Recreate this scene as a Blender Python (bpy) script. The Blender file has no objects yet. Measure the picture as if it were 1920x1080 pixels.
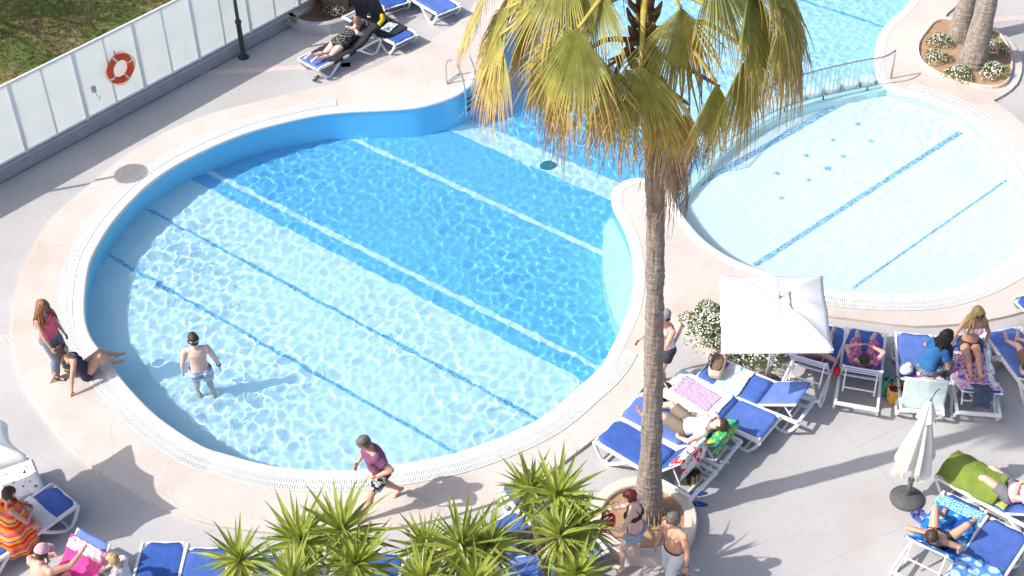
import bpy, bmesh, math, random
import numpy as np
from mathutils import Matrix, Vector, Quaternion, noise as mnoise
from mathutils.geometry import tessellate_polygon, delaunay_2d_cdt

sc = bpy.context.scene
COL = sc.collection
R = math.radians
random.seed(7)

# ---------------------------------------------------------------- camera
CAM_H, FPX, PITCH, ROLL = 17.2, 2667.0, R(40), R(1.26)
_f = Vector((0, math.cos(PITCH), -math.sin(PITCH)))
_r0 = Vector((1, 0, 0)); _u0 = _r0.cross(_f)
_u = math.cos(ROLL) * _u0 + math.sin(ROLL) * _r0
_r = math.cos(ROLL) * _r0 - math.sin(ROLL) * _u0
cam = bpy.data.cameras.new('camera'); cam_o = bpy.data.objects.new('camera', cam); COL.objects.link(cam_o)
cam.sensor_width = 36; cam.lens = FPX / 1920 * 36; cam.clip_start = .5; cam.clip_end = 600
_M = Matrix((_r, _u, -_f)).transposed().to_4x4(); _M.translation = (0, 0, CAM_H)
cam_o.matrix_world = _M; sc.camera = cam_o

def G(px, py, z=0.0):
    """surveyed ground point: where the photograph's pixel meets the height z"""
    d = _f * FPX + _r * (px - 960) - _u * (py - 540)
    p = Vector((0, 0, CAM_H)) + d * ((z - CAM_H) / d.z)
    p.z = z
    return p

# ---------------------------------------------------------------- sky, sun, exposure
SUN_AZ, SUN_EL = R(16.5), R(44)            # heading of the light on the ground, height of the sun
SKY, SUN = .15, 3.6
w = bpy.data.worlds.new('World'); sc.world = w; w.use_nodes = True
_n = w.node_tree.nodes; _bg = _n['Background']
sky = _n.new('ShaderNodeTexSky'); sky.sky_type = 'NISHITA'; sky.sun_disc = False
sky.sun_elevation = SUN_EL
sky.sun_rotation = R(90) - (SUN_AZ + math.pi)
sky.air_density = .8; sky.dust_density = 3.0; sky.ozone_density = 1.0
w.node_tree.links.new(sky.outputs[0], _bg.inputs[0]); _bg.inputs[1].default_value = SKY
LDIR = Vector((math.cos(SUN_AZ) * math.cos(SUN_EL), math.sin(SUN_AZ) * math.cos(SUN_EL), -math.sin(SUN_EL)))
_sl = bpy.data.lights.new('sun', 'SUN'); _sl.energy = SUN; _sl.angle = R(.5); _sl.color = (1, .955, .89)
_so = bpy.data.objects.new('sun', _sl); COL.objects.link(_so)
_so.location = (-20, 0, 25); _so.rotation_euler = LDIR.to_track_quat('-Z', 'Y').to_euler()
_sl.cycles.is_caustics_light = True
sc.view_settings.view_transform = 'Standard'; sc.view_settings.look = 'None'
sc.view_settings.gamma = 1; sc.view_settings.use_curve_mapping = False
sc.view_settings.exposure = .44
sc.render.engine = 'CYCLES'
sc.cycles.max_bounces = 8; sc.cycles.transmission_bounces = 6; sc.cycles.transparent_max_bounces = 8
sc.cycles.use_denoising = True

# ---------------------------------------------------------------- materials
MATS = {}
def nt_new(name):
    m = bpy.data.materials.new(name); m.use_nodes = True
    return m, m.node_tree, m.node_tree.nodes['Principled BSDF']

def C4(c): return (c[0], c[1], c[2], 1)

def mat(name, col, rough=.6, var=.10, scale=6, bump=0.0, bscale=60, spec=.4, col2=None, metal=0, coat=0, trans=0):
    """plain surface with a little unevenness in colour and relief"""
    if name in MATS: return MATS[name]
    m, t, p = nt_new(name); L = t.links.new
    tc = t.nodes.new('ShaderNodeTexCoord')
    nz = t.nodes.new('ShaderNodeTexNoise'); nz.inputs['Scale'].default_value = scale
    nz.inputs['Detail'].default_value = 5; nz.inputs['Roughness'].default_value = .65
    L(tc.outputs['Object'], nz.inputs['Vector'])
    rp = t.nodes.new('ShaderNodeValToRGB'); e = rp.color_ramp.elements
    e[0].position = .3; e[1].position = .7
    c2 = col2 or tuple(min(1, c * (1 + var)) for c in col)
    e[0].color = C4(tuple(c * (1 - var) for c in col)); e[1].color = C4(c2)
    L(nz.outputs['Fac'], rp.inputs[0]); L(rp.outputs[0], p.inputs['Base Color'])
    p.inputs['Roughness'].default_value = rough; p.inputs['Specular IOR Level'].default_value = spec
    p.inputs['Metallic'].default_value = metal; p.inputs['Coat Weight'].default_value = coat
    if bump:
        n2 = t.nodes.new('ShaderNodeTexNoise'); n2.inputs['Scale'].default_value = bscale; n2.inputs['Detail'].default_value = 4
        L(tc.outputs['Object'], n2.inputs['Vector'])
        b = t.nodes.new('ShaderNodeBump'); b.inputs['Strength'].default_value = bump; b.inputs['Distance'].default_value = .02
        L(n2.outputs['Fac'], b.inputs['Height']); L(b.outputs[0], p.inputs['Normal'])
    if trans:                                   # thin leaf or cloth: some light comes through
        tr = t.nodes.new('ShaderNodeBsdfTranslucent'); L(rp.outputs[0], tr.inputs[0])
        mx = t.nodes.new('ShaderNodeMixShader'); mx.inputs[0].default_value = trans
        L(p.outputs[0], mx.inputs[1]); L(tr.outputs[0], mx.inputs[2])
        L(mx.outputs[0], t.nodes['Material Output'].inputs[0])
    MATS[name] = m
    return m

def ramp(t, stops, interp='LINEAR'):
    rp = t.nodes.new('ShaderNodeValToRGB'); cr = rp.color_ramp; cr.interpolation = interp
    while len(cr.elements) > 1: cr.elements.remove(cr.elements[-1])
    cr.elements[0].position = stops[0][0]; cr.elements[0].color = C4(stops[0][1])
    for p, c in stops[1:]:
        e = cr.elements.new(p); e.color = C4(c)
    return rp

def pattern(name, kind, stops, scale=20, axis=1, rough=.85, dist=0.0, coord='Object'):
    """printed cloth: 'stripes' along an axis, 'cells' (flower print), 'dots', 'checks', 'blobs'"""
    if name in MATS: return MATS[name]
    m, t, p = nt_new(name); L = t.links.new
    tc = t.nodes.new('ShaderNodeTexCoord'); src = tc.outputs[coord]
    if kind == 'stripes':
        wv = t.nodes.new('ShaderNodeTexWave'); wv.wave_profile = 'SAW'; wv.bands_direction = 'XYZ'[axis]
        wv.inputs['Scale'].default_value = scale; wv.inputs['Distortion'].default_value = dist; wv.inputs['Detail'].default_value = 1
        L(src, wv.inputs['Vector']); fac = wv.outputs['Fac']; interp = 'CONSTANT'
    elif kind == 'cells':
        v = t.nodes.new('ShaderNodeTexVoronoi'); v.inputs['Scale'].default_value = scale
        L(src, v.inputs['Vector'])
        s = t.nodes.new('ShaderNodeSeparateColor'); L(v.outputs['Color'], s.inputs[0]); fac = s.outputs[0]; interp = 'CONSTANT'
    elif kind == 'dots':
        v = t.nodes.new('ShaderNodeTexVoronoi'); v.inputs['Scale'].default_value = scale; v.inputs['Randomness'].default_value = .25
        L(src, v.inputs['Vector']); fac = v.outputs['Distance']; interp = 'CONSTANT'
    elif kind == 'edges':
        v = t.nodes.new('ShaderNodeTexVoronoi'); v.feature = 'DISTANCE_TO_EDGE'; v.inputs['Scale'].default_value = scale
        v.inputs['Randomness'].default_value = dist
        L(src, v.inputs['Vector']); fac = v.outputs['Distance']; interp = 'CONSTANT'
    else:
        nz = t.nodes.new('ShaderNodeTexNoise'); nz.inputs['Scale'].default_value = scale; nz.inputs['Detail'].default_value = 2
        L(src, nz.inputs['Vector']); fac = nz.outputs['Fac']; interp = 'CONSTANT'
    rp = ramp(t, stops, interp); L(fac, rp.inputs[0]); L(rp.outputs[0], p.inputs['Base Color'])
    n2 = t.nodes.new('ShaderNodeTexNoise'); n2.inputs['Scale'].default_value = 90
    L(tc.outputs['Object'], n2.inputs['Vector'])
    b = t.nodes.new('ShaderNodeBump'); b.inputs['Strength'].default_value = .25; b.inputs['Distance'].default_value = .01
    L(n2.outputs['Fac'], b.inputs['Height']); L(b.outputs[0], p.inputs['Normal'])
    p.inputs['Roughness'].default_value = rough; p.inputs['Specular IOR Level'].default_value = .2
    MATS[name] = m
    return m

# ---------------------------------------------------------------- object helpers
def link(name, data, parent=None, m=None, loc=None, rz=None, smooth=False):
    o = bpy.data.objects.new(name, data); COL.objects.link(o)
    if parent is not None: o.parent = parent
    if m is not None and data is not None and not len(data.materials): data.materials.append(m)
    if loc is not None: o.location = loc
    if rz is not None: o.rotation_euler = (0, 0, rz)
    if smooth: data.polygons.foreach_set('use_smooth', [True] * len(data.polygons))
    return o

def mk(name, v, f, m=None, parent=None, loc=None, rz=None, smooth=False):
    me = bpy.data.meshes.new(name)
    me.from_pydata([tuple(q) for q in v], [], [tuple(q) for q in f])
    return link(name, me, parent, m, loc, rz, smooth)

def tag(o, label=None, cat=None, group=None, kind=None):
    if label: o['label'] = label
    if cat: o['category'] = cat
    if group: o['group'] = group
    if kind: o['kind'] = kind
    return o

def thing(name, label, cat, loc=(0, 0, 0), rz=0, group=None):
    o = bpy.data.objects.new(name, None); COL.objects.link(o); o.empty_display_size = .2
    o.location = loc; o.rotation_euler = (0, 0, rz)
    return tag(o, label, cat, group)

def copy_tree(o, parent=None):
    c = o.copy(); COL.objects.link(c); c.parent = parent
    for ch in o.children: copy_tree(ch, c)
    return c

class MB:
    """collects boxes, bars, tubes and sheets for ONE mesh"""
    def __init__(s): s.v = []; s.f = []
    def add(s, v, f):
        o = len(s.v); s.v += [tuple(q) for q in v]; s.f += [tuple(i + o for i in q) for q in f]
    def box(s, c, d, M=None, bev=0.0):
        x, y, z = d[0] / 2, d[1] / 2, d[2] / 2
        b = min(bev, x * .9, y * .9, z * .9)
        if b <= 0:
            v = [Vector((sx * x, sy * y, sz * z)) for sz in (-1, 1) for sx, sy in ((-1, -1), (1, -1), (1, 1), (-1, 1))]
            f = [(3, 2, 1, 0), (4, 5, 6, 7)] + [(i, (i + 1) % 4, 4 + (i + 1) % 4, 4 + i) for i in range(4)]
        else:
            def ring(hx, hy, zz, k):
                return [Vector(q + (zz,)) for q in ((-hx + k, -hy), (hx - k, -hy), (hx, -hy + k), (hx, hy - k), (hx - k, hy), (-hx + k, hy), (-hx, hy - k), (-hx, -hy + k))]
            rs = [ring(x - b, y - b, -z, b * .3), ring(x, y, -z + b, b), ring(x, y, z - b, b), ring(x - b, y - b, z, b * .3)]
            v = sum(rs, []); f = [tuple(range(7, -1, -1)), tuple(range(24, 32))]
            for k in range(3):
                f += [(k * 8 + i, k * 8 + (i + 1) % 8, (k + 1) * 8 + (i + 1) % 8, (k + 1) * 8 + i) for i in range(8)]
        if M is not None: v = [M @ q for q in v]
        v = [q + Vector(c) for q in v]
        s.add(v, f); return s
    def tube(s, pts, r, n=8, cap=True, sx=1.0, up=(0, 0, 1)):
        """round (or flattened: sx) tube along points, radius or list of radii"""
        pts = [Vector(p) for p in pts]; k = len(pts)
        rs = r if isinstance(r, (list, tuple)) else [r] * k
        v = []; f = []; up = Vector(up); prev = None
        for i, p in enumerate(pts):
            d = (pts[min(i + 1, k - 1)] - pts[max(i - 1, 0)])
            d = d.normalized() if d.length > 1e-9 else Vector((0, 0, 1))
            if prev is None:
                a = d.cross(up)
                if a.length < 1e-3: a = d.cross(Vector((1, 0, 0)))
            else:
                a = prev - d * prev.dot(d)
                if a.length < 1e-6: a = d.orthogonal()
            a.normalize(); prev = a; b = d.cross(a)
            for j in range(n):
                t = 2 * math.pi * j / n
                v.append(p + a * (math.cos(t) * rs[i] * sx) + b * (math.sin(t) * rs[i]))
        for i in range(k - 1):
            for j in range(n):
                f.append((i * n + j, i * n + (j + 1) % n, (i + 1) * n + (j + 1) % n, (i + 1) * n + j))
        if cap:
            f.append(tuple(range(n - 1, -1, -1))); f.append(tuple(range((k - 1) * n, k * n)))
        s.add(v, f); return s
    def bar(s, pts, wx, h):
        """flat-sided bar swept along points lying in a plane x = const"""
        pts = [Vector(p) for p in pts]; k = len(pts); v = []; f = []
        for i, p in enumerate(pts):
            d = (pts[min(i + 1, k - 1)] - pts[max(i - 1, 0)]).normalized()
            nrm = Vector((0, -d.z, d.y))
            if nrm.length < 1e-6: nrm = Vector((0, 0, 1))
            c = .22
            for a, b in ((-1, -1 + c), (-1 + c, -1), (1 - c, -1), (1, -1 + c), (1, 1 - c), (1 - c, 1), (-1 + c, 1), (-1, 1 - c)):
                v.append(p + Vector((a * wx / 2, 0, 0)) + nrm * (b * h / 2))
        for i in range(k - 1):
            for j in range(8):
                f.append((i * 8 + j, i * 8 + (j + 1) % 8, (i + 1) * 8 + (j + 1) % 8, (i + 1) * 8 + j))
        f.append(tuple(range(7, -1, -1))); f.append(tuple(range((k - 1) * 8, k * 8)))
        s.add(v, f); return s
    def lathe(s, prof, n=24, c=(0, 0, 0)):
        v = []; f = []; k = len(prof)
        for r, z in prof:
            for j in range(n):
                t = 2 * math.pi * j / n; v.append((c[0] + r * math.cos(t), c[1] + r * math.sin(t), c[2] + z))
        for i in range(k - 1):
            for j in range(n):
                f.append((i * n + j, i * n + (j + 1) % n, (i + 1) * n + (j + 1) % n, (i + 1) * n + j))
        f.append(tuple(range(n - 1, -1, -1))); f.append(tuple(range((k - 1) * n, k * n)))
        s.add(v, f); return s
    def ell(s, c, r, n=10, M=None):
        v = []; f = []; c = Vector(c); m_ = n // 2 + 1
        for i in range(m_ + 1):
            ph = math.pi * i / m_
            for j in range(n):
                t = 2 * math.pi * j / n
                q = Vector((r[0] * math.sin(ph) * math.cos(t), r[1] * math.sin(ph) * math.sin(t), -r[2] * math.cos(ph)))
                v.append(c + (M @ q if M is not None else q))
        for i in range(m_):
            for j in range(n):
                f.append((i * n + j, i * n + (j + 1) % n, (i + 1) * n + (j + 1) % n, (i + 1) * n + j))
        s.add(v, f); return s
    def mesh(s, name):
        me = bpy.data.meshes.new(name); me.from_pydata(s.v, [], s.f); return me
    def build(s, name, m=None, parent=None, smooth=False, loc=None, rz=None):
        return link(name, s.mesh(name), parent, m, loc, rz, smooth)

def catmull(pts, closed=False, step=.12):
    """smooth resampled curve through 2D/3D points"""
    pts = [Vector(p) for p in pts]; n = len(pts); out = []
    segs = n if closed else n - 1
    for i in range(segs):
        p1, p2 = pts[i], pts[(i + 1) % n]
        p0 = pts[(i - 1) % n] if closed or i > 0 else p1 * 2 - p2
        p3 = pts[(i + 2) % n] if closed or i + 2 < n else p2 * 2 - p1
        k = max(1, int((p2 - p1).length / step))
        for j in range(k):
            t = j / k
            out.append(.5 * ((2 * p1) + (p2 - p0) * t + (2 * p0 - 5 * p1 + 4 * p2 - p3) * t * t + (3 * p1 - p0 - 3 * p2 + p3) * t ** 3))
    if not closed: out.append(pts[-1].copy())
    return out

def normals2(c, closed=True):
    """outward normals of a clockwise-or-not curve (left-hand normals)"""
    n = len(c); out = []
    for i in range(n):
        a = c[(i - 1) % n] if closed or i > 0 else c[i]
        b = c[(i + 1) % n] if closed or i < n - 1 else c[i]
        d = (b - a); d = Vector((d.x, d.y, 0)).normalized(); out.append(Vector((-d.y, d.x, 0)))
    return out

def poly_area(c): return .5 * sum(c[i].x * c[(i + 1) % len(c)].y - c[(i + 1) % len(c)].x * c[i].y for i in range(len(c)))

def sheet(name, loops, z, m, parent=None, thick=0.0, skirt_loops=None):
    """flat sheet bounded by the first loop, the others are holes; optional edge faces going down"""
    L3 = [[Vector((p.x, p.y, 0)) for p in l] for l in loops]
    tris = tessellate_polygon(L3)
    flat = [p for l in L3 for p in l]
    v = [(p.x, p.y, z) for p in flat]; f = []
    for t in tris:
        a, b, c = (flat[i] for i in t)
        f.append(tuple(t) if (b - a).cross(c - a).z > 0 else tuple(reversed(t)))
    if thick:
        o = 0
        for li, l in enumerate(L3):
            n = len(l)
            if skirt_loops is None or li in skirt_loops:
                b0 = len(v); v += [(p.x, p.y, z - thick) for p in l]
                for i in range(n):
                    j = (i + 1) % n; f.append((o + i, o + j, b0 + j, b0 + i))
            o += n
    return mk(name, v, f, m, parent)

def inside_mask(X, Y, poly):
    px = np.array([p.x for p in poly]); py = np.array([p.y for p in poly]); ins = np.zeros(X.shape, bool); n = len(px); j = n - 1
    for i in range(n):
        c = ((py[i] > Y) != (py[j] > Y)) & (X < (px[j] - px[i]) * (Y - py[i]) / (py[j] - py[i] + 1e-12) + px[i])
        ins ^= c; j = i
    return ins

# ================================================================ THE SETTING
PAVE_Z, WATER_Z = .06, .025

def px_curve(pts, z, closed=False, step=.12):
    return catmull([G(x, y, z) for x, y in pts], closed, step)

# ---- surfaces
def mat_deck():
    m, t, p = nt_new('deck concrete'); L = t.links.new
    tc = t.nodes.new('ShaderNodeTexCoord')
    n1 = t.nodes.new('ShaderNodeTexNoise'); n1.inputs['Scale'].default_value = .45; n1.inputs['Detail'].default_value = 6
    n2 = t.nodes.new('ShaderNodeTexNoise'); n2.inputs['Scale'].default_value = 9; n2.inputs['Detail'].default_value = 6; n2.inputs['Roughness'].default_value = .7
    br = t.nodes.new('ShaderNodeTexBrick'); br.inputs['Scale'].default_value = 1; br.offset = .5
    br.inputs['Brick Width'].default_value = 3.4; br.inputs['Row Height'].default_value = 3.1; br.inputs['Mortar Size'].default_value = .008
    br.inputs['Mortar Smooth'].default_value = .1
    mp = t.nodes.new('ShaderNodeMapping'); mp.inputs['Rotation'].default_value = (0, 0, R(63))
    L(tc.outputs['Object'], mp.inputs[0]); L(mp.outputs[0], br.inputs['Vector'])
    for n in (n1, n2): L(tc.outputs['Object'], n.inputs['Vector'])
    r1 = ramp(t, [(.3, (.42, .405, .405)), (.55, (.475, .462, .458)), (.75, (.515, .50, .485))]); L(n1.outputs['Fac'], r1.inputs[0])
    r2 = ramp(t, [(.25, (.86, .85, .84)), (.5, (1, 1, 1)), (.8, (1.0, 1.0, 1.0))]); L(n2.outputs['Fac'], r2.inputs[0])
    mu = t.nodes.new('ShaderNodeMix'); mu.data_type = 'RGBA'; mu.blend_type = 'MULTIPLY'; mu.inputs[0].default_value = .8
    L(r1.outputs[0], mu.inputs[6]); L(r2.outputs[0], mu.inputs[7])
    # brownish spill stains
    n3 = t.nodes.new('ShaderNodeTexNoise'); n3.inputs['Scale'].default_value = .8; n3.inputs['Detail'].default_value = 4
    n3.noise_dimensions = '4D'; n3.inputs['W'].default_value = 3; L(tc.outputs['Object'], n3.inputs['Vector'])
    r3 = ramp(t, [(.56, (0, 0, 0)), (.74, (1, 1, 1))]); L(n3.outputs['Fac'], r3.inputs[0])
    m3 = t.nodes.new('ShaderNodeMix'); m3.data_type = 'RGBA'; L(mu.outputs[2], m3.inputs[6]); m3.inputs[7].default_value = (.43, .375, .33, 1)
    k3 = t.nodes.new('ShaderNodeMath'); k3.operation = 'MULTIPLY'; k3.inputs[1].default_value = .7; L(r3.outputs[0], k3.inputs[0]); L(k3.outputs[0], m3.inputs[0])
    mx = t.nodes.new('ShaderNodeMix'); mx.data_type = 'RGBA'
    L(br.outputs['Fac'], mx.inputs[0]); L(m3.outputs[2], mx.inputs[6]); mx.inputs[7].default_value = (.40, .39, .39, 1)
    L(mx.outputs[2], p.inputs['Base Color'])
    b = t.nodes.new('ShaderNodeBump'); b.inputs['Strength'].default_value = .2; b.inputs['Distance'].default_value = .01
    L(n2.outputs['Fac'], b.inputs['Height']); L(b.outputs[0], p.inputs['Normal'])
    p.inputs['Roughness'].default_value = .72; p.inputs['Specular IOR Level'].default_value = .3
    return m

def mat_paving():
    m, t, p = nt_new('cream paving'); L = t.links.new
    tc = t.nodes.new('ShaderNodeTexCoord')
    n1 = t.nodes.new('ShaderNodeTexNoise'); n1.inputs['Scale'].default_value = .5; n1.inputs['Detail'].default_value = 7; n1.inputs['Roughness'].default_value = .62
    n2 = t.nodes.new('ShaderNodeTexNoise'); n2.inputs['Scale'].default_value = 14; n2.inputs['Detail'].default_value = 5
    for n in (n1, n2): L(tc.outputs['Object'], n.inputs['Vector'])
    r1 = ramp(t, [(.28, (.50, .43, .375)), (.42, (.565, .505, .455)), (.58, (.605, .555, .51)), (.75, (.60, .57, .53))]); L(n1.outputs['Fac'], r1.inputs[0])
    r2 = ramp(t, [(.3, (.9, .89, .88)), (.6, (1, 1, 1))]); L(n2.outputs['Fac'], r2.inputs[0])
    mu = t.nodes.new('ShaderNodeMix'); mu.data_type = 'RGBA'; mu.blend_type = 'MULTIPLY'; mu.inputs[0].default_value = .7
    L(r1.outputs[0], mu.inputs[6]); L(r2.outputs[0], mu.inputs[7])
    # hairline cracks
    v = t.nodes.new('ShaderNodeTexVoronoi'); v.feature = 'DISTANCE_TO_EDGE'; v.inputs['Scale'].default_value = .42
    n4 = t.nodes.new('ShaderNodeTexNoise'); n4.inputs['Scale'].default_value = 1.5; n4.inputs['Detail'].default_value = 5
    L(tc.outputs['Object'], n4.inputs['Vector'])
    ad = t.nodes.new('ShaderNodeMix'); ad.data_type = 'VECTOR'; ad.inputs[0].default_value = .25
    L(tc.outputs['Object'], ad.inputs[4]); L(n4.outputs['Color'], ad.inputs[5]); L(ad.outputs[1], v.inputs['Vector'])
    r3 = ramp(t, [(0, (.72, .68, .66)), (.006, (1, 1, 1))]); L(v.outputs['Distance'], r3.inputs[0])
    m2 = t.nodes.new('ShaderNodeMix'); m2.data_type = 'RGBA'; m2.blend_type = 'MULTIPLY'; m2.inputs[0].default_value = .35
    L(mu.outputs[2], m2.inputs[6]); L(r3.outputs[0], m2.inputs[7]); L(m2.outputs[2], p.inputs['Base Color'])
    b = t.nodes.new('ShaderNodeBump'); b.inputs['Strength'].default_value = .2; b.inputs['Distance'].default_value = .01
    L(n2.outputs['Fac'], b.inputs['Height']); L(b.outputs[0], p.inputs['Normal'])
    p.inputs['Roughness'].default_value = .7; p.inputs['Specular IOR Level'].default_value = .3
    return m

def mat_mosaic(name, col, spread=.10, scale=26, rough=.35, mortar=.9, wall=False):
    """small glazed mosaic tiles"""
    m, t, p = nt_new(name); L = t.links.new
    tc = t.nodes.new('ShaderNodeTexCoord')
    br = t.nodes.new('ShaderNodeTexBrick'); br.inputs['Scale'].default_value = scale; br.offset = 0
    br.inputs['Brick Width'].default_value = 1; br.inputs['Row Height'].default_value = 1; br.inputs['Mortar Size'].default_value = .06
    br.inputs['Color1'].default_value = C4(tuple(c * (1 - spread) for c in col)); br.inputs['Color2'].default_value = C4(tuple(min(1, c * (1 + spread)) for c in col))
    br.inputs['Mortar'].default_value = C4(tuple(c * mortar for c in col))
    if wall:                                    # run the courses up the wall
        sp = t.nodes.new('ShaderNodeSeparateXYZ'); L(tc.outputs['Object'], sp.inputs[0]); ad = t.nodes.new('ShaderNodeMath'); L(sp.outputs[0], ad.inputs[0]); L(sp.outputs[1], ad.inputs[1])
        cb = t.nodes.new('ShaderNodeCombineXYZ'); L(ad.outputs[0], cb.inputs[0]); L(sp.outputs[2], cb.inputs[1]); L(cb.outputs[0], br.inputs['Vector'])
    else: L(tc.outputs['Object'], br.inputs['Vector'])
    n1 = t.nodes.new('ShaderNodeTexNoise'); n1.inputs['Scale'].default_value = 1.1; n1.inputs['Detail'].default_value = 5
    L(tc.outputs['Object'], n1.inputs['Vector'])
    r = ramp(t, [(.3, (.93, .93, .93)), (.7, (1, 1, 1))]); L(n1.outputs['Fac'], r.inputs[0])
    mu = t.nodes.new('ShaderNodeMix'); mu.data_type = 'RGBA'; mu.blend_type = 'MULTIPLY'; mu.inputs[0].default_value = 1
    L(br.outputs['Color'], mu.inputs[6]); L(r.outputs[0], mu.inputs[7]); L(mu.outputs[2], p.inputs['Base Color'])
    p.inputs['Roughness'].default_value = rough
    return m

M_DECK = mat_deck(); M_PAVE = mat_paving()
M_COPE = mat('white coping', (.78, .76, .73), .55, .05, 3, .1, 40)
M_GRATE = mat('grate plastic', (.74, .75, .72), .5, .06, 5)
M_DARK = mat('dark gap', (.05, .055, .055), .8); M_CHAN = mat('drain channel', (.27, .28, .27), .8)
M_TPALE = mat_mosaic('pale pool tile', (.64, .86, .95), .03)
M_TBLUE = mat_mosaic('blue pool tile', (.175, .55, .89), .10)
M_TWALL = mat_mosaic('wall pool tile', (.24, .70, .97), .04, wall=True)
M_TMID = mat_mosaic('light blue pool tile', (.52, .80, .93), .05)
M_TLINE = mat_mosaic('blue line tile', (.20, .50, .84), .45)
M_TLINE2 = mat_mosaic('pale blue line tile', (.30, .52, .80), .5)
M_TRIGHT = mat_mosaic('paddling pool tile', (.82, .90, .91), .02)
M_KERB = mat('grey kerb', (.36, .37, .40), .75, .08, 4, .2, 50)
M_CREAMK = mat('cream kerb', (.68, .58, .50), .7, .06, 4, .15, 40)
M_SOIL = mat('sandy soil', (.40, .255, .155), .9, .22, 9, .6, 40)
M_SOILRED = mat('red brown soil', (.17, .085, .055), .9, .3, 12, .6, 40)
M_BRICK = None

# ---- pool outline (clockwise on the ground)
POOL_PX = [(960, 40), (946, 50), (930, 70), (917, 93), (909, 117), (893, 150), (870, 170), (847, 182), (813, 193), (780, 200), (730, 204), (647, 208), (580, 217),
  (480, 242), (400, 273), (333, 307), (282, 342), (244, 378), (211, 416), (187, 453), (168, 493), (160, 540), (158, 580), (162, 610), (173, 637), (200, 672), (233, 717), (283, 770),
  (333, 808), (383, 838), (424, 851), (469, 864), (528, 876), (587, 880), (676, 880), (740, 871), (799, 861), (853, 849), (888, 838), (947, 816), (1007, 787),
  (1045, 760), (1080, 729), (1106, 707), (1131, 680), (1147, 652), (1165, 615), (1178, 586), (1186, 555), (1189, 525), (1188, 495), (1184, 468), (1177, 444), (1167, 420), (1156, 401), (1149, 384), (1148, 366),
  (1154, 350), (1168, 339), (1189, 333), (1213, 333), (1240, 341), (1258, 358), (1271, 387), (1289, 415), (1322, 451), (1367, 481), (1411, 500), (1450, 513), (1500, 530), (1550, 541),
  (1583, 546), (1639, 550), (1694, 551), (1750, 547), (1805, 533), (1861, 508), (1905, 477), (1932, 440), (1938, 400), (1925, 365), (1907, 340), (1890, 312), (1867, 275), (1840, 245),
  (1807, 218), (1773, 200), (1730, 185), (1695, 176), (1666, 166), (1648, 150), (1642, 131), (1641, 110), (1643, 87), (1650, 63), (1667, 40), (1687, 23), (1707, 0), (1740, -45), (1760, -90), (1735, -130), (1600, -160), (1400, -165), (1200, -140), (1080, -80), (1010, -5)]
POOL = px_curve(POOL_PX, PAVE_Z, True, .14)
if poly_area(POOL) > 0: POOL.reverse()             # clockwise: left-hand normals point out of the water
PN = normals2(POOL)
def off(d, rng=None): return [POOL[i] + PN[i] * d for i in range(len(POOL))]

# ---- deck and ground
FA, FB = G(0, 345), G(545, 50)                      # foot of the kerb under the glass fence
FD = (FB - FA).normalized(); FNRM = Vector((FD.y, -FD.x, 0))     # normal towards the pool
DECK = [FA - FD * 14, FA, FB, FA + FD * 26, Vector((34, 52, 0)), Vector((34, 2, 0)), Vector((-26, 2, 0))]
PAVE_OUT_PX = [(480, 191), (400, 211), (340, 234), (300, 253), (233, 293), (187, 330), (150, 360), (100, 404), (74, 438), (51, 480), (36, 520), (26, 563), (23, 613), (28, 667), (43, 713), (60, 748), (86, 787),
  (117, 824), (145, 851), (178, 879), (222, 905), (267, 932), (326, 960), (385, 979), (439, 990), (498, 997), (570, 1002), (650, 999), (721, 991), (799, 978), (873, 958), (933, 939), (977, 917), (1036, 881), (1075, 852), (1113, 823),
  (1158, 782), (1210, 722), (1245, 668), (1268, 628), (1278, 606), (1330, 588), (1420, 584), (1500, 587), (1551, 592), (1618, 600), (1677, 608), (1718, 611), (1757, 610), (1835, 602), (1911, 586), (1975, 560), (2020, 500), (2040, 430), (2030, 360), (1990, 290),
  (1955, 256), (1920, 233), (1890, 207), (1863, 188), (1883, 177), (1907, 157), (1917, 125), (1908, 93), (1883, 63), (1850, 42), (1817, 31), (1773, 31), (1788, 15), (1803, 0), (1830, -40), (1850, -100), (1820, -160), (1700, -215), (1400, -230), (1180, -200), (1010, -110), (920, -30),
  (880, 20), (847, 50), (800, 77), (757, 100), (713, 121), (647, 149), (613, 160), (547, 174)]
PAVE_OUT = px_curve(PAVE_OUT_PX, PAVE_Z, True, .2)
HOLE = off(.35)
M_GROUND = mat('dry earth', (.20, .15, .09), .95, .35, .9, .5, 30)
big = [Vector((-260, -120, 0)), Vector((260, -120, 0)), Vector((260, 400, 0)), Vector((-260, 400, 0))]
tag(sheet('ground', [big, DECK], -.02, M_GROUND), kind='structure')
tag(sheet('deck', [DECK, HOLE], 0, M_DECK), kind='structure')
tag(sheet('paving', [PAVE_OUT, off(.19)], PAVE_Z, M_PAVE, thick=.07, skirt_loops=[0]), kind='structure')

# ---- coping: rounded white rim all round the water
prof = [(.205, .004), (.19, .012), (.10, .014), (.03, .010), (.0, -.004), (-.015, -.03), (-.012, -.09), (.02, -.14)]
n = len(POOL); v = []; f = []
for d, z in prof: v += [(POOL[i].x + PN[i].x * d, POOL[i].y + PN[i].y * d, PAVE_Z + z) for i in range(n)]
for k in range(len(prof) - 1):
    for i in range(n):
        j = (i + 1) % n; f.append((k * n + i, k * n + j, (k + 1) * n + j, (k + 1) * n + i))
cope = tag(mk('coping', v, f, M_COPE, smooth=True), kind='structure')

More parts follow.
